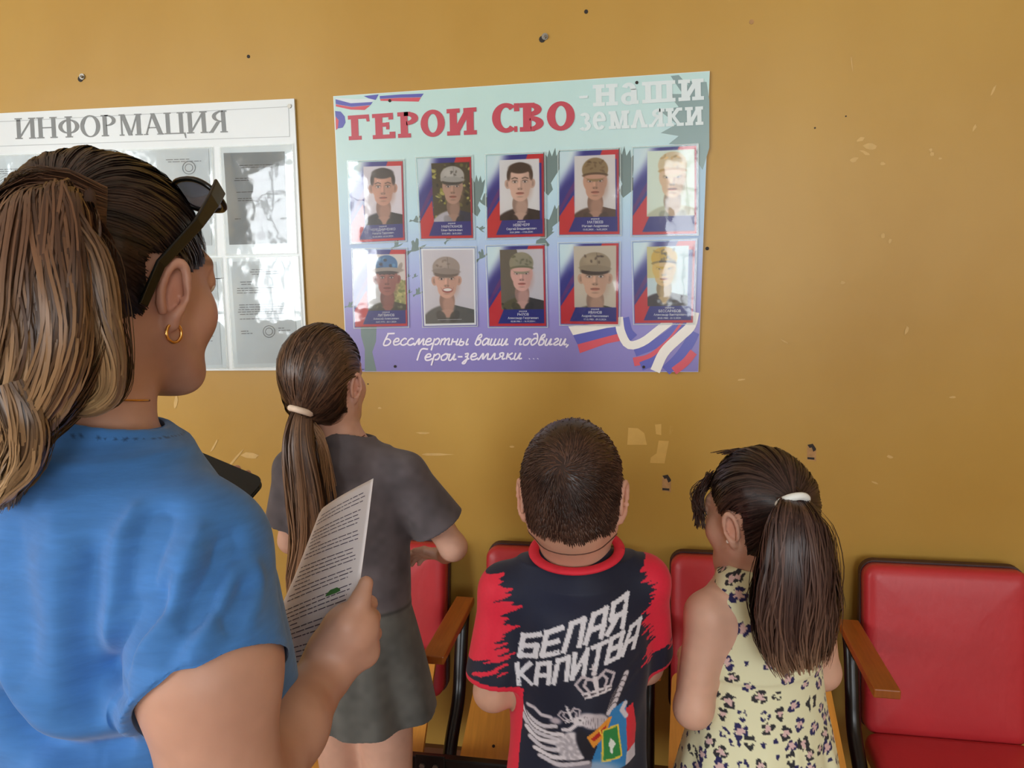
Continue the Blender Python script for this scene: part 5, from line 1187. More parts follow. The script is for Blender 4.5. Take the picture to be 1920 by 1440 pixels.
# ---------------------------------------------------------------- girl with the long tail, grey dress
def girl_grey():
    gx = -.625; t = thing('person', 'girl in a charcoal dress with a long brown ponytail tied low with a pale band', 'person', (gx, -.7, 0), 'children standing before the poster')
    c = at(613, 712, -.72); R = axes(10, 4); s = .90; Rb = axes(6); O_ = np.array([gx, -.70, 0.]); W_ = lambda x, y, z: O_+Rb@np.array([x, y, z]); yw = math.radians(-6)
    f = Field((gx-.30, -.90, -.005), (gx+.30, -.34, 1.53), .0034)
    L = head_shape(f, c, R, s)
    nb = W_(.012, -.02, 1.262); f.cap(L(0, -.03, -.05), nb, .041, .044, .03)
    shl, shr = W_(-.128, 0, 1.195), W_(.132, 0, 1.200)
    f.cap(nb+[0, 0, -.03], shl, .034, .034, .03); f.cap(nb+[0, 0, -.03], shr, .034, .034, .03)
    f.loft([(.76, gx, -.7, .120, .09), (.82, gx, -.7, .115, .08), (.95, gx, -.7, .10, .07), (1.15, gx, -.7, .115, .075), (1.23, gx, -.7, .09, .055)], yaw=yw, k=.04)
    el, er = W_(-.165, .03, 1.02), W_(.215, .050, 1.030); wl, wr = W_(-.10, .19, .96), W_(.135, .205, .945)
    for a, b_, w_ in ((shl, el, wl), (shr, er, wr)): f.cap(a, b_, .035, .028, .02); f.cap(b_, w_, .028, .020, .015)
    hand_simple(f, wl, (.8, .45, .0), (0, .5, .8), .82, 1, .6); hand_simple(f, wr, (-.75, .35, -.1), (.2, .5, .8), .82, -1, .6)
    leg(f, W_(-.055, 0, .73), W_(-.052, .01, .38), W_(-.052, 0, .07), W_(-.06, .07, .035), (.064, .046, .030)); leg(f, W_(.062, 0, .73), W_(.060, .01, .38), W_(.060, 0, .07), W_(.07, .07, .035), (.066, .047, .030))
    V, F = f.mesh(); V = relax(V, F, 1, .4); obj('body', V, F, M_skin, t, cols=skin_cols(V, (208, 164, 142), c, R, s), smooth=True); eyes(t, c, R, s)
    def mask(q):
        x, y, z = q.T; ax = np.abs(x)
        line = np.where(y > .03, .02+.75*(y-.03)+.0, np.where(y > -.02, -.005+.5*y, -.085+.3*ax))
        return (z > line) & ~((ax > .064) & (y > -.032) & (y < .016) & (z < .022)) & (ax < .0755)
    tie = at(571, 765, -.795)
    H = head_hair(f, V, F, c, R, s, tie, mask, (52, 36, 28), (98, 72, 54), 8000, .0010, 0.005, 11, bulge=.008)
    cen = [tie+np.array([.012, .03, .014]), tie, at(560, 830, -.825), at(572, 930, -.828), at(580, 1020, -.825), at(566, 1090, -.82), at(556, 1150, -.815)]
    T = tail_hair(cen, [.017, .016, .027, .034, .035, .030, .012], 4200, 24, [(0, (66, 46, 34), (108, 80, 58)), (.5, (72, 50, 36), (126, 94, 68)), (.75, (86, 60, 44), (150, 112, 82)), (1, (112, 80, 58), (170, 130, 98))], 5, flat=.6, wav=.005, ragged=.25)
    r = np.random.default_rng(2); fl = []                    # a few loose strands at the tail's right edge
    for _ in range(60):
        a = tie+np.array([r.normal(.01, .006), -.012, -.02]); e = at(r.uniform(600, 632), r.uniform(900, 950), -.80); m1 = a*.55+e*.45+np.array([.012, 0, .02]); fl.append(spline([a, m1, e], 8))
    P = np.array(fl); C = np.tile(lin((150, 112, 74)), (60, 8, 1)); T.append(tubes(P, np.full((60, 8), .0009), C))
    hv, hf, hc = join(H+T); hair = obj('hair', hv, hf, M_hair, t, cols=hc, kind='stuff')
    ring_band(tie+np.array([0, -.012, -.004]), np.array([-.25, -.35, -1]), .0225, .0066).build('hair_tie', mat('cream hair tie', (226, 206, 184), .7, vary=(60, .05, (1, 1, 1))), hair, smooth=True, label='cream elastic hair tie')
    # dress
    g = Field((gx-.26, -.92, .52), (gx+.27, -.48, 1.31), .0028)
    def fold(th, z):
        lo = np.clip((.90-z)*4, 0, 1); return lo*(.012+.010*np.sin(6*th+1.5)+.005*np.sin(11*th+z*6))+.003*np.sin(4*th+22*z)*np.clip((z-.9)*6, 0, 1)
    g.loft([(.905, gx, -.7, .128, .092), (1.0, gx, -.7, .132, .092), (1.1, gx, -.7, .138, .090), (1.18, gx, -.7, .136, .082), (1.225, gx, -.7, .118, .062), (1.25, gx, -.7, .085, .048)], yaw=yw, k=.015, fold=fold)
    g.loft([(.665, gx+.004, -.7, .158, .130), (.75, gx+.004, -.7, .148, .118), (.86, gx, -.7, .136, .102), (.915, gx, -.7, .126, .092)], yaw=yw, k=.006, fold=fold)
    X, Y, Z = g.grid(); g2 = g.twin()
    for sgn, sh, e in ((-1, shl, el), (1, shr, er)):
        g2.cap(nb+np.array([.02*sgn, 0, -.022]), sh, .042, .042, .03); e2 = sh+(e-sh)*.62; ax_ = (e-sh)/np.linalg.norm(e-sh)
        g2.cap(sh, e2+ax_*.02, .043, .060, .02)
        pl = (X-e2[0])*ax_[0]+(Y-e2[1])*ax_[1]+(Z-e2[2])*ax_[2]-.012; g2.F = np.where((X-gx)*sgn > 0, np.maximum(g2.F, pl), g2.F).astype(np.float32)
        g2.cap(e2-ax_*.02, e2+ax_*.06, .044, .062, .004, op='s')
    g.union(g2, .02); g.cap(nb-[0, 0, .03], nb+[0, 0, .006], .070, .058, .02)
    for sgn in (-1, 1): g.cap(W_(sgn*.118, -.07, 1.10), W_(sgn*.07, -.09, 1.05), .004, .001, .014, op='s')
    g.ell(nb+np.array([0, .004, .034]), (.066, .056, .034), axes(0, -14), .003, op='s')
    slit = (Y-0)*0+Z*0+X*0
    V, F = g.mesh(); V = relax(V, F, 1, .5); Z = V[:, 2]
    n1 = noise3(V, 22, 4)[:, None]; n2 = noise3(V, 70, 9)[:, None]
    top, bot = np.array([90, 84, 87.]), np.array([90, 90, 86.]); m = smooth(.925, .905, Z)[:, None]; C = top*(1-m)+bot*m; C = C*(1+.14*n1+.08*n2)
    seam = np.exp(-((Z-.912)/.004)**2)[:, None]*.35; C = C*(1-seam)
    obj('dress', V, F, mat('washed jersey', rough=.85, vcol=True, spec=.2, sheen=.15), t, cols=lin(np.clip(C, 0, 255)), smooth=True, label='charcoal short-sleeved dress with flared skirt')
    shoes(t, [(W_(-.052, 0, .06), W_(-.06, .10, .03)), (W_(.06, 0, .06), W_(.07, .10, .03))], M_shoe, .95)
    P = [f_out(f, nb+np.array([.056*math.cos(a), -.056*math.sin(a), .020-.004*math.sin(a)]), nb) for a in np.linspace(0, math.pi, 22)]
    MB().tube(P, .0010, 6).build('neck_cord', mat('rust cord', (112, 58, 40), .7, vary=(60, .1, (1, 1, 1))), t)
girl_grey()
# ---------------------------------------------------------------- girl in the spotted dress
def girl_spots():
    gx = .192; t = thing('person', 'girl in a pale yellow leopard-spotted sundress, dark ponytail with white band', 'person', (gx, -.92, 0), 'children standing before the poster')
    c = at(1413, 963, -.92); R = axes(-46, -5); s = .86; Rb = axes(-30); O_ = np.array([gx, -.92, 0.]); W_ = lambda x, y, z: O_+Rb@np.array([x, y, z]); yw = math.radians(30)
    f = Field((gx-.27, -1.14, -.005), (gx+.26, -.58, 1.36), .0032)
    L = head_shape(f, c, R, s)
    nb = W_(-.015, -.01, 1.108); f.cap(L(0, -.028, -.05), nb, .038, .040, .03)
    shl, shr = W_(-.106, .0, 1.052), W_(.106, .0, 1.055)
    f.cap(nb+[0, 0, -.03], shl, .029, .031, .03); f.cap(nb+[0, 0, -.03], shr, .029, .031, .03)
    f.loft([(.60, gx, -.92, .115, .085), (.72, gx, -.92, .110, .08), (.86, gx, -.92, .10, .07), (1.02, gx, -.92, .112, .072), (1.085, gx, -.92, .085, .052)], yaw=yw, k=.04)
    el, er = W_(-.138, -.015, .90), W_(.138, .0, .90); wl, wr = W_(-.030, .165, .885), W_(.075, .17, .905)
    for a, b_, w_ in ((shl, el, wl), (shr, er, wr)): f.cap(a, b_, .034, .030, .02); f.cap(b_, w_, .030, .020, .015)
    hand_simple(f, wl, (.9, .10, .1), (0, .5, .8), .8, 1, .6); hand_simple(f, wr, (-.5, .7, .1), (0, .5, .8), .8, -1, .6)
    leg(f, W_(-.05, 0, .60), W_(-.052, .01, .34), W_(-.052, 0, .07), W_(-.06, .07, .035)); leg(f, W_(.055, 0, .60), W_(.055, .01, .34), W_(.055, 0, .07), W_(.065, .07, .035))
    V, F = f.mesh(); V = relax(V, F, 1, .4); obj('body', V, F, M_skin, t, cols=skin_cols(V, (214, 172, 150), c, R, s), smooth=True); eyes(t, c, R, s)
    q = c+R@(np.array([-.082, -.002, -.036])*s); bm = bmesh.new(); bmesh.ops.create_uvsphere(bm, u_segments=12, v_segments=8, radius=.0034)
    obj('ear_stud', [q+np.array(v.co) for v in bm.verts], [tuple(v.index for v in f_.verts) for f_ in bm.faces], mat('pearl', (240, 226, 212), .15, vary=(90, .02, (1, 1, 1))), t, smooth=True, label='small pearl ear stud'); bm.free()
    def mask(q):
        x, y, z = q.T; ax = np.abs(x)
        line = np.where(y > .03, .018+.75*(y-.03), np.where(y > -.02, -.005+.5*y, -.078+.3*ax))
        return (z > line) & ~((ax > .064) & (y > -.030) & (y < .016) & (z < .020)) & (ax < .0755)
    tie = at(1486, 942, -1.020)
    H = head_hair(f, V, F, c, R, s, tie, mask, (30, 20, 20), (72, 52, 46), 8000, .0010, .004, 21, bulge=.008)
    cen = [tie+np.array([-.014, .03, .010]), tie, at(1496, 990, -1.065), at(1494, 1070, -1.075), at(1492, 1140, -1.07), at(1494, 1200, -1.06), at(1500, 1252, -1.05)]
    T = tail_hair(cen, [.018, .018, .042, .054, .060, .056, .040], 6500, 22, [(0, (40, 24, 24), (80, 56, 50)), (.5, (44, 28, 26), (92, 68, 60)), (.8, (60, 42, 36), (120, 92, 76)), (1, (108, 82, 62), (168, 136, 108))], 6, flat=.55, wav=.004, ragged=.30, clump=60, under=.75)
    r = np.random.default_rng(3); fl = []                    # wisps at the brow and temple
    for _ in range(110):
        a = L(-.02+r.uniform(-.03, .03), .075+r.uniform(-.01, .004), .070+r.uniform(-.01, .012)); b_ = L(-.052+r.uniform(-.012, .012), .092+r.uniform(-.01, .012), .035+r.uniform(-.01, .01)); e = L(-.062+r.uniform(-.01, .010), .082+r.uniform(-.012, .012), -.012+r.uniform(-.02, .02)); fl.append(spline([a, b_, e], 8))
    for _ in range(70):
        a = L(r.uniform(-.02, .02), .02+r.uniform(-.02, .02), .108); b_ = a+np.array([r.uniform(-.01, .01), 0, .012]); e = b_+np.array([-.02+r.uniform(-.01, .01), .01, -.008]); fl.append(spline([a, b_, e], 8))
    P = np.array(fl); C = np.tile(lin((66, 44, 36)), (len(P), 8, 1)); T.append(tubes(P, np.full((len(P), 8), .0008), C))
    hv, hf, hc = join(H+T); hair = obj('hair', hv, hf, M_hair, t, cols=hc, kind='stuff')
    ring_band(tie, np.array([.25, -.7, -.8]), .021, .0062).build('hair_tie', mat('white hair tie', (232, 236, 232), .7, vary=(60, .03, (1, 1, 1))), hair, smooth=True, label='white elastic hair tie')
    g = Field((gx-.22, -1.12, .42), (gx+.22, -.72, 1.15), .0021)
    def fold(th, z):
        lo = np.clip((.86-z)*5, 0, 1); return lo*(.006*np.sin(9*th+1)+.004*np.sin(15*th+z*8)+.003*np.sin(23*th))
    g.loft([(.45, gx, -.92, .180, .150), (.6, gx+.0, -.92, .170, .135), (.72, gx+.004, -.92, .157, .118), (.80, gx+.004, -.92, .140, .104), (.87, gx+.004, -.92, .122, .088), (.95, gx+.002, -.92, .111, .081), (1.0, gx+.002, -.92, .106, .078), (1.04, gx-.002, -.92, .082, .070), (1.085, gx-.008, -.92, .074, .060), (1.112, gx-.01, -.92, .064, .048)], yaw=yw, k=.012, fold=fold)
    for e in (-1, 1): g.cap(W_(.060*e-.010, -.012, 1.07), W_(.040*e-.012, -.010, 1.088), .030, .034, .02)
    g.cap(W_(-.012, -.02, 1.03), W_(-.014, -.010, 1.10), .062, .050, .03, (Rb[:, 1], 1.15))
    g.loft([(.96, gx, -.92, .108, .080), (1.02, gx-.004, -.925, .088, .074), (1.07, gx-.008, -.925, .078, .060)], yaw=yw, k=.02)
    g.ell(nb+np.array([.0, .004, .034]), (.052, .048, .034), axes(-30, -12), .003, op='s')
    V, F = g.mesh(); V = relax(V, F, 1, .5)
    # leopard print: rings broken into dabs, some with a pink heart
    r = np.random.default_rng(12); cand = V[r.choice(len(V), 7000)]; pts = np.zeros((0, 3))
    for p in cand:
        d = .0208 if p[2] < .9 else .0245
        if not len(pts) or (((pts-p)**2).sum(1)).min() > d*d: pts = np.vstack([pts, p])
    base = np.array([228, 230, 194.]); C = np.tile(base, (len(V), 1))
    cell = .03; key = np.floor(V/cell).astype(int); order = {}
    for i, k in enumerate(map(tuple, key)): order.setdefault(k, []).append(i)
    for k_, p in enumerate(pts):
        kk = np.floor(p/cell).astype(int); ids = [i for dx in (-1, 0, 1) for dy in (-1, 0, 1) for dz in (-1, 0, 1) for i in order.get((kk[0]+dx, kk[1]+dy, kk[2]+dz), ())]
        ids = np.array(ids); D = V[ids]-p; n_ = D@np.array([0, 0, 1.]); rad = np.array([p[0]-gx, p[1]+.92, 0]); rad /= np.linalg.norm(rad)+1e-9; tg = np.array([-rad[1], rad[0], 0]); u = D@tg; w_ = np.abs(D@rad) < .025
        big = r.uniform(.6, 1.15); ro = r.uniform(0, 6.28); a, b_ = u*math.cos(ro)+n_*math.sin(ro), -u*math.sin(ro)+n_*math.cos(ro); asp = r.uniform(.7, .95); th = np.arctan2(b_, a)
        rr = np.hypot(a, b_/asp)/(.0112*big); wob = .10*np.sin(3*th+ro)+.08*np.sin(5*th+2*ro); rr = rr+wob
        navy = np.array([44, 44, 92.]) if r.random() < .55 else np.array([50, 52, 56.]); thk = .28+.09*np.sin(2*th+ro*3)+.08*np.sin(5*th)
        gap = np.sin(r.integers(2, 4)*th/1.0+ro) > (.80 if big > .8 else .6)
        ring = (np.abs(rr-.78) < thk) & ~gap & w_; core = (rr < .6) & w_
        if big > .75 and r.random() < .7: C[ids[core]] = (216, 186, 184)
        if big < .68: ring = (rr < .62) & w_
        C[ids[ring]] = navy
    obj('sundress', V, F, mat('printed cotton', rough=.8, vcol=True, spec=.2, sheen=.1), t, cols=lin(C), smooth=True, label='pale yellow sundress with navy and black leopard spots')
    shoes(t, [(W_(-.052, 0, .06), W_(-.06, .10, .03)), (W_(.055, 0, .06), W_(.065, .10, .03))], M_shoe, .9)
girl_spots()
# ---------------------------------------------------------------- the woman in the blue blouse
def woman():
    c = at(230, 527, -1.48); R = axes(13, -4); s = 1.0; Rb = axes(20); nb = at(172, 800, -1.55); W_ = lambda x, y, z: nb+Rb@np.array([x, y, z])
    gx, gy = nb[0], nb[1]
    t = thing('person', 'woman in a blue linen blouse with sunglasses on her dark hair, reading from a sheet', 'person', (gx, gy+.02, 0))
    f = Field((gx-.30, -1.84, .92), (gx+.36, -1.26, 1.76), .0027)
    L = head_shape(f, c, R, s)
    f.cap(L(0, -.03, -.05), nb, .053, .058, .03)
    shl, shr = W_(-.155, 0, -.102), W_(.144, 0, -.104); er = at(425, 1540, -1.655); wr = at(612, 1258, -1.425); el = W_(-.20, .02, -.34); wl = at(380, 1060, -1.385)
    f.cap(nb+[0, 0, -.045], shl, .042, .046, .04); f.cap(nb+[0, 0, -.045], shr, .042, .046, .04)
    f.loft([(.92, gx, gy, .155, .11), (1.05, gx, gy, .135, .10), (1.2, gx, gy, .15, .11), (1.38, gx, gy, .15, .10), (1.44, gx, gy, .11, .065)], yaw=math.radians(-20), k=.04)
    bl = at(392, 1250, -1.645); seg(f, [shr, bl, er], [.051, .0545, .047], .03); m_ = er*.45+wr*.55
    f.cap(er, m_, .047, .037, .03); f.cap(m_, wr, .037, .028, .02)
    seg(f, [shl, el], [.055, .046], .03); f.cap(el, wl, .040, .027, .02)
    # right hand closed on the sheet: palm, four curled fingers behind it, thumb in front
    P = lambda x, y, Y: at(x, y, Y); k = .004
    f.cap(wr, P(655, 1185, -1.415), .027, .033, .02); f.cap(P(625, 1215, -1.415), P(672, 1165, -1.41), .026, .020, .015); f.cap(P(640, 1225, -1.41), P(682, 1222, -1.405), .024, .019, .015)
    for (a, b_, d, e), r0 in ((((668, 1150, -1.405), (692, 1132, -1.372), (668, 1138, -1.352), (640, 1158, -1.352)), .0098), (((676, 1172, -1.402), (697, 1158, -1.368), (668, 1166, -1.345), (636, 1184, -1.347)), .0102),
            (((682, 1198, -1.402), (700, 1188, -1.368), (670, 1194, -1.346), (640, 1210, -1.349)), .0098), (((680, 1224, -1.402), (693, 1217, -1.372), (668, 1220, -1.354), (645, 1232, -1.356)), .0088)):
        Q = [P(*a), P(*b_), P(*d), P(*e)]; seg(f, Q, [r0*1.12, r0, r0*.92, r0*.82], k)
    Q = [P(612, 1222, -1.432), P(650, 1172, -1.430), P(676, 1125, -1.412), P(686, 1094, -1.402)]; seg(f, Q, [.020, .0135, .0105, .0088], .008)
    hand_simple(f, wl, at(405, 985, -1.36)-wl, (.1, -1, .1), .92, -1, .35)
    V, F = f.mesh(); V = relax(V, F, 1, .4); C = skin_cols(V, (192, 148, 126), c, R, s)
    obj('body', V, F, M_skin, t, cols=C, smooth=True); eyes(t, c, R, s)
    b = MB(); q = P(684, 1096, -1.4115); b.add([q+np.array(v) for v in [(-.005, 0, -.006), (.005, 0, -.006), (.0055, 0, .004), (.003, .001, .008), (-.003, .001, .008), (-.0055, 0, .004)]], [(0, 1, 2, 3, 4, 5)])
    # hair
    def mask(q):
        x, y, z = q.T; ax = np.abs(x)
        line = np.where(y > .03, .026+.62*(y-.03), np.where(y > -.02, .008+.36*y, -.070+.5*ax))
        line = np.where((y > .018) & (y < .06) & (ax > .05), .006+.4*(y-.02), line)
        return (z > line+.0015*np.sin(300*x)) & ~((ax > .062) & (y > -.034) & (y < .017) & (z < .024)) & (ax < .0755)
    tie = at(106, 410, -1.590)
    H = head_hair(f, V, F, c, R, s, tie, mask, (24, 17, 15), (54, 38, 31), 14000, .0010, .004, 31, K=14, bulge=.005)
    cs = [(0, (56, 36, 26), (100, 70, 50)), (.35, (62, 40, 28), (122, 86, 60)), (.6, (74, 52, 36), (170, 136, 96)), (.8, (50, 38, 30), (160, 128, 90)), (1, (70, 52, 40), (176, 146, 104))]
    cen = [tie+np.array([.02, .03, .004]), tie+np.array([0, -.012, .008]), at(56, 445, -1.640), at(46, 530, -1.66), at(52, 620, -1.665), at(40, 710, -1.665), at(4, 800, -1.665), at(-14, 880, -1.662), at(-22, 950, -1.655)]
    T = tail_hair(cen, [.022, .034, .048, .052, .052, .046, .032, .024, .012], 12000, 26, cs, 8, thick=.0010, flat=.62, wav=.010, ragged=.22, clump=46)
    cen = [at(120, 430, -1.635), at(158, 500, -1.645), at(184, 600, -1.645), at(206, 680, -1.640), at(206, 735, -1.635), at(165, 764, -1.636), at(115, 756, -1.645)]
    T += tail_hair(cen, [.020, .022, .019, .015, .011, .008, .004], 1400, 26, [(0, (66, 44, 30), (104, 74, 54)), (.5, (92, 66, 46), (176, 142, 98)), (.75, (96, 74, 50), (182, 150, 104)), (1, (60, 42, 32), (120, 92, 64))], 9, thick=.0009, flat=.7, wav=.003, ragged=.12, clump=16)
    cen = [at(20, 720, -1.69), at(45, 790, -1.69), at(50, 850, -1.685), at(20, 905, -1.68), at(-10, 945, -1.675)]
    T += tail_hair(cen, [.016, .018, .016, .012, .004], 500, 18, [(0, (60, 42, 30), (130, 98, 66)), (1, (90, 70, 48), (184, 152, 108))], 10, thick=.0009, flat=.7, wav=.004, clump=10)
    hv, hf, hc = join(H+T); hair = obj('hair', hv, hf, M_hair, t, cols=hc, kind='stuff')
    ring_band(tie+np.array([.012, .016, .006]), np.array([-.55, -.8, .25]), .020, .006).build('hair_tie', mat('brown hair tie', (70, 48, 36), .7, vary=(60, .1, (1, 1, 1))), hair, smooth=True, label='dark brown elastic hair tie')
    # earring and necklace
    for e in (1, -1):
        q = L(.0795*e, -.010, -.052); Pn = [q+R@np.array([.0015*math.sin(a)*e, .0078*math.sin(a), .0095*math.cos(a)]) for a in np.linspace(.5, 2*math.pi-.5, 24)]
        MB().tube(Pn, [.0016]*24, 8).build('hoop_earring', M_gold, t, smooth=True, label='small thick gold hoop')
    Pn = [f_out(f, nb+Rb@np.array([.065*math.cos(a), -.065*math.sin(a), .030+.010*math.sin(a)]), nb) for a in np.linspace(-.6, math.pi+.6, 60)]
    MB().tube(Pn, .0011, 6).build('necklace', M_gold, t, smooth=True, label='fine gold chain')
    # blouse
    g = Field((gx-.30, -1.84, .96), (gx+.36, -1.34, 1.54), .0031)
    def fold(th, z): return .006*np.sin(3*th+9*z+1)*np.clip((1.36-z)*5, 0, 1)+.0035*np.sin(8*th-14*z)*np.clip((1.34-z)*6, 0, 1)
    g.loft([(.97, gx, gy+.01, .190, .145), (1.1, gx, gy+.01, .182, .140), (1.22, gx, gy+.01, .180, .138), (1.32, gx, gy+.005, .178, .130), (1.38, gx, gy, .165, .110), (1.42, gx, gy, .135, .085), (1.455, gx, gy, .100, .070)], yaw=math.radians(-20), k=.03, fold=fold, ex=2.3)
    g.cap(nb-[0, 0, .045], nb+[0, .0, -.004], .098, .078, .03, (Rb[:, 1], 1.15))
    X, Y, Z = g.grid(); g2 = g.twin()
    for sgn, sh, e in ((-1, shl, el), (1, shr, bl)):
        g2.cap(W_(.055*sgn, 0, -.050), sh+np.array([0, 0, .004]), .054, .058, .04); fr_ = .50 if sgn < 0 else .86; e2 = sh+(e-sh)*fr_; ax_ = (e-sh)/np.linalg.norm(e-sh)
        g2.cap(sh, e2+ax_*.07, .058, .072, .03); n_ = ax_+.42*sgn*Rb[:, 0]+.0*Rb[:, 1]; n_ /= np.linalg.norm(n_); e3 = e2+ax_*.030
        pl = (X-e3[0])*n_[0]+(Y-e3[1])*n_[1]+(Z-e3[2])*n_[2]
        g2.F = np.where((X-gx)*sgn > 0, np.maximum(g2.F, pl), g2.F).astype(np.float32)
        g2.cap(e2+ax_*.035, e2+ax_*.14, .056, .066, .004, op='s')
    g.union(g2, .018)
    g.ell(nb+np.array([0, .0, .034])+Rb@np.array([.012, .006, 0]), (.098, .078, .040), Rb@rotx(math.radians(-12)), .003, op='s')
    V, F = g.mesh(); V = relax(V, F, 1, .5); e_ = .003
    G = np.stack([g.sample(V+np.eye(3)[i]*e_)-g.sample(V-np.eye(3)[i]*e_) for i in range(3)], 1); G /= np.linalg.norm(G, axis=1, keepdims=True)+1e-9; dsp = np.zeros(len(V))
    # drapes: ridges and valleys of the cloth fanning out from the armpit
    for pts, A_, w_ in (([(262, 1240), (325, 1120), (375, 1000)], .010, .016), ([(330, 1250), (405, 1140), (436, 1030)], .009, .014), ([(205, 1230), (232, 1080), (255, 960)], .010, .016), ([(120, 1320), (130, 1150), (110, 980)], .007, .030),
            ([(20, 1260), (100, 1350), (190, 1350), (222, 1300)], .012, .020), ([(60, 1430), (130, 1465), (220, 1440)], .010, .018), ([(440, 1190), (470, 1120), (478, 1050)], .006, .012),
            ([(232, 1300), (212, 1262), (240, 1215), (286, 1150), (322, 1080)], -.017, .012), ([(300, 960), (268, 1040), (240, 1130)], -.014, .016), ([(442, 1000), (400, 1090), (362, 1170)], -.014, .013), ([(470, 1080), (446, 1130), (420, 1190)], -.009, .010),
            ([(174, 1040), (162, 1160), (166, 1260), (190, 1330)], -.013, .018), ([(5, 1318), (70, 1395), (150, 1424), (228, 1402)], -.018, .020), ([(320, 1270), (350, 1200), (372, 1150)], -.007, .009), ([(30, 1000), (40, 1120), (60, 1230)], -.006, .022)):
        Q = spline([hit(g, x, y, -1.90, -1.40) for x, y in pts], 14); D_ = np.full(len(V), 9.); n_ = len(Q)
        for a in range(n_-1):
            ab = Q[a+1]-Q[a]; t_ = np.clip(((V-Q[a])@ab)/(ab@ab+1e-12), 0, 1); dd = np.linalg.norm(V-Q[a]-t_[:, None]*ab, axis=1); u_ = (a+t_)/(n_-1)
            dd = dd+.012*np.clip(.18-u_, 0, 1)/.18+.012*np.clip(u_-.8, 0, 1)/.2; D_ = np.minimum(D_, dd)
        dsp += A_*np.exp(-(D_/w_)**2)
    V = V+G*(1.35*dsp)[:, None]; V = push_out(f, relax(V, F, 2, .4), .0035, keep=(V[:, 2] > 1.27) | (((V-nb)@Rb)[:, 1] < -.02))
    q = (V-nb)@Rb; base = np.array([64, 118, 182.]); n1 = noise3(q*np.array([1, 1, 5.]), 30, 4)+.6*noise3(q*np.array([1, 1, 7.]), 80, 5); C = base*(1+.045*n1[:, None])
    h_ = nb+np.array([0, .0, .034])+Rb@np.array([.012, .006, 0]); dl = np.linalg.norm(((V-h_)@(Rb@rotx(math.radians(-12))))/np.array([.098, .078, .040]), axis=1)
    st = (np.abs(dl-1.22) < .018) & (np.sin(np.arctan2(q[:, 1], q[:, 0])*75) > -.2) & (q[:, 2] > -.06); C[st] = base*.6
    obj('blouse', V, F, mat('blue linen', rough=.82, vcol=True, spec=.2, sheen=.2, bump=(240, .25, .001, (.35, .35, 2.2)), vary=(130, .05, (.25, .25, 2))), t, cols=lin(np.clip(C, 0, 255)), smooth=True, label='loose blue linen blouse with short wide sleeves')
    # trousers and shoes below the picture
    h = Field((gx-.25, gy-.2, .06), (gx+.25, gy+.2, 1.02), .007); h.loft([(.80, gx, gy, .17, .13), (.9, gx, gy, .17, .125), (1.0, gx, gy, .14, .11)], yaw=math.radians(-20), k=.04)
    for sg in (-1, 1): seg(h, [W_(.08*sg, 0, -nb[2]+.82), W_(.085*sg, .01, -nb[2]+.48), W_(.085*sg, 0, -nb[2]+.10)], [.095, .075, .065], .03)
    V, F = h.mesh(); obj('trousers', relax(V, F, 2), F, mat('navy trousers', (38, 44, 66), .85, vary=(20, .08, (1, 1, 1))), t, smooth=True)
    shoes(t, [(W_(.085*sg, -.01, -nb[2]+.06), W_(.09*sg, .13, -nb[2]+.03)) for sg in (-1, 1)], mat('beige shoe', (190, 168, 144), .5, vary=(30, .05, (1, 1, 1))), 1.05)
    # ---- sunglasses pushed up on the hair
    sg_ = thing('sunglasses', 'black sunglasses pushed up on the woman\'s hair', 'sunglasses', tuple(L(0, .061, .095)))
    d = np.array([0, .096, .120]); d /= np.linalg.norm(d); hh = np.array([0, d[2], -d[1]]); B = np.array([0, .063, .104])
    TL_ = lambda x, a, e_: L(*(B+np.array([x, 0, 0])+hh*a+d*e_))
    M_fr = mat('black glossy plastic', (18, 20, 18), .25, vary=(40, .1, (1, 1, 1)))
    b = MB(); out = []
    for sg in (-1, 1):
        ring = [TL_(sg*.036+.030*math.copysign(abs(math.cos(a))**.75, math.cos(a)), .012+.023*math.copysign(abs(math.sin(a))**.8, math.sin(a)), -.006*(math.cos(a)*sg > 0)*abs(math.cos(a))) for a in np.linspace(0, 2*math.pi, 33)]
        b.tube(ring, .0030, 8, cap=False); out.append(ring[:-1])
    b.tube([TL_(-.009, .004, 0), TL_(0, .001, .001), TL_(.009, .004, 0)], .003, 8); b.build('frame_front', M_fr, sg_, smooth=True)
    M_lens = bpy.data.materials.new('tinted lens'); M_lens.use_nodes = True; pb = M_lens.node_tree.nodes['Principled BSDF']; pb.inputs['Base Color'].default_value = (*lin((96, 92, 110)), 1); pb.inputs['Roughness'].default_value = .06; pb.inputs['Alpha'].default_value = .72
    for ring in out: MB().prism(ring, R@d*.0015).build('lens', M_lens, sg_, label='grey-violet tinted lens')
    for sg in (-1, 1):
        h0 = np.array(B+np.array([sg*.069, 0, 0])+hh*.004+d*.002); tip = np.array([sg*.079, -.046, -.026]); bd = tip+np.array([.007*sg, .016, .040])
        prof = [(h0, .0095), (h0*.8+bd*.2+np.array([.006*sg, 0, 0]), .0085), (h0*.5+bd*.5+np.array([.009*sg, 0, 0]), .0062), (bd, .0052), (tip*.5+bd*.5, .0052), (tip, .0048)]
        V = []; F = []
        for i, (p, w_) in enumerate(prof):
            dd = (prof[min(i+1, 5)][0]-prof[max(i-1, 0)][0]); dd /= np.linalg.norm(dd); wd = np.cross(dd, [1, 0, 0]); wd /= np.linalg.norm(wd)
            for a, o in ((w_, .002), (-w_, .002), (-w_, -.002), (w_, -.002)): V.append(L(*(p+wd*a+np.array([o, 0, 0]))))
        F = [(i*4+j, i*4+(j+1) % 4, i*4+4+(j+1) % 4, i*4+4+j) for i in range(5) for j in range(4)]+[(3, 2, 1, 0), (20, 21, 22, 23)]
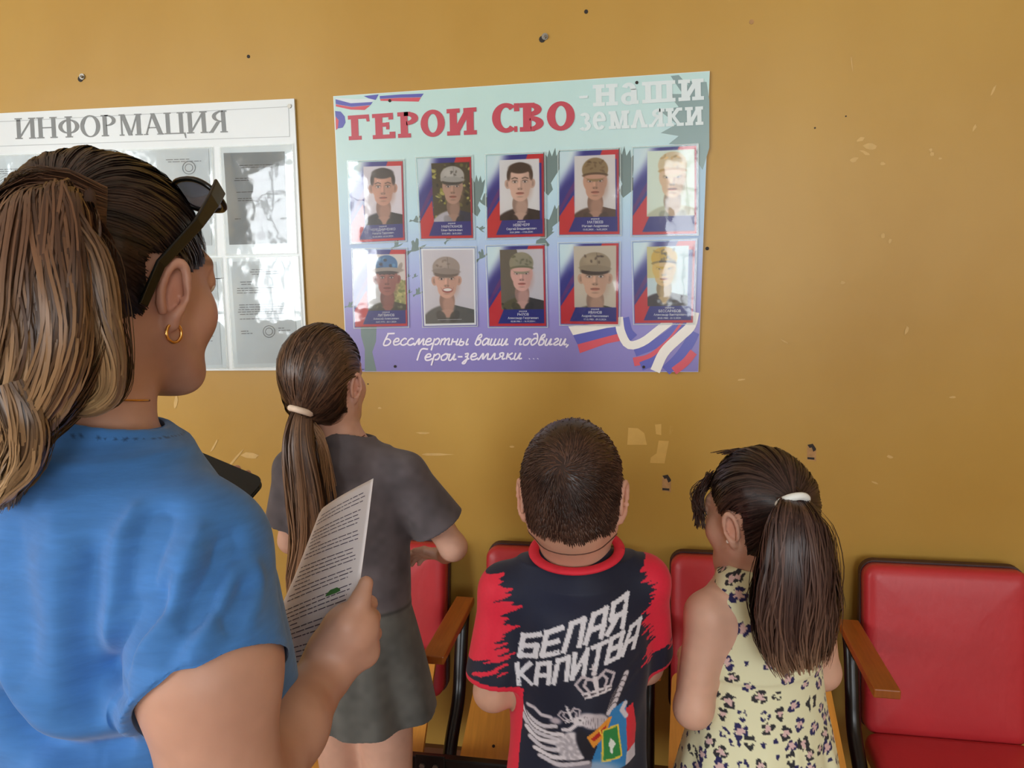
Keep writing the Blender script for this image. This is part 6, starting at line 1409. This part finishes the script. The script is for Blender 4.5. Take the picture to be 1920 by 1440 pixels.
        o = obj('temple', V, F, M_fr, sg_); bv = o.modifiers.new('bevel', 'BEVEL'); bv.width = .0012; bv.segments = 2; bv.limit_method = 'ANGLE'
    # ---- phone
    cph = at(489, 903, -1.338); Rp = axes(8)@roty(math.radians(17))@rotx(math.radians(-58)); cc = cph+Rp@np.array([-.062, 0, -.036])
    ph = thing('phone', 'dark smartphone edge showing above the woman\'s blue shoulder', 'phone', tuple(cc-np.array([0, 0, .04])))
    b = MB(); P0 = rrect(.128, .074, .010); b.prism([cc+Rp@np.array([x, .004, z]) for x, z in P0], Rp@np.array([0, -.008, 0])); o = b.build('case', mat('dark glossy phone case', (24, 30, 30), .12, vary=(40, .1, (1, 1, 1))), ph); bv = o.modifiers.new('bevel', 'BEVEL'); bv.width = .0025; bv.segments = 3; bv.limit_method = 'ANGLE'
    MB().prism([cc+Rp@np.array([x, .0043, z]) for x, z in rrect(.120, .066, .008)], Rp@np.array([0, .0004, 0])).build('screen', mat('black screen', (12, 12, 14), .08, vary=(40, .1, (1, 1, 1))), ph)
    # ---- the sheet she reads from
    Lp = [(598, 958, -1.262), (560, 1058, -1.285), (513, 1185, -1.308), (528, 1292, -1.335)]; Rp_ = [(700, 897, -1.352), (686, 1010, -1.372), (670, 1125, -1.392), (642, 1300, -1.395)]
    nv, nu = 40, 24; A = spline([at(*p) for p in Lp], nv+1); B_ = spline([at(*p) for p in Rp_], nv+1); nrm = np.array([-.6, -.75, .1])
    def sh_(u, v):
        i = min(int(v*nv), nv-1); fr_ = v*nv-i; a = A[i]*(1-fr_)+A[i+1]*fr_; b2 = B_[i]*(1-fr_)+B_[i+1]*fr_; return a*(1-u)+b2*u+np.array([0, 0, -.004])*(1-v)*(math.exp(-(u/.06)**2))+nrm*.006*math.sin(math.pi*u)
    V = [sh_(i/nu, j/nv) for j in range(nv+1) for i in range(nu+1)]; F = [(j*(nu+1)+i, (j+1)*(nu+1)+i, (j+1)*(nu+1)+i+1, j*(nu+1)+i+1) for j in range(nv) for i in range(nu)]
    ps = thing('text_sheet', 'white typed sheet held in the woman\'s right hand', 'paper', tuple(sh_(.5, 1.)))
    so = obj('sheet', V, F, mat('white writing paper', (242, 234, 232), .8, vary=(20, .01, (1, 1, 1))), ps, smooth=True); md = so.modifiers.new('thickness', 'SOLIDIFY'); md.thickness = .0004; md.offset = 0
    r = random.Random(5); V = []; F = []; v = .055; li = 0
    while v < .95:
        u = .10 if li % 9 else .16; ue = .92-r.choice([0, .01, .03, .05])-(.55 if li % 9 == 8 else 0)
        if li % 9 != 3 or li < 2:
            while u < ue:
                w_ = r.uniform(.03, .11); u2 = min(u+w_, ue); n = len(V); nn = nrm/np.linalg.norm(nrm)*.0005; hgt = .0052
                V += [sh_(u, v)+nn, sh_(u2, v)+nn, sh_(u2, v+hgt)+nn, sh_(u, v+hgt)+nn]; F.append((n, n+3, n+2, n+1)); u = u2+.012
        v += .0235; li += 1
    obj('print', V, F, mat('typed ink', (96, 88, 104), .7, vary=(30, .05, (1, 1, 1))), ps, kind='stuff')
    nn = nrm/np.linalg.norm(nrm)*.0007; q = sh_(.83, .60); b = MB(); gr = mat('green leaf print', (60, 120, 62), .6, vary=(60, .1, (1, 1, 1)))
    b.add([sh_(.74+.07*math.cos(a)*(1+.3*math.sin(3*a)), .578+.020*math.sin(a)*(1+.3*math.cos(2*a)))+nn for a in np.linspace(6.28, 0, 13)[:-1]], [tuple(range(12))]); b.build('emblem', gr, ps)
woman()
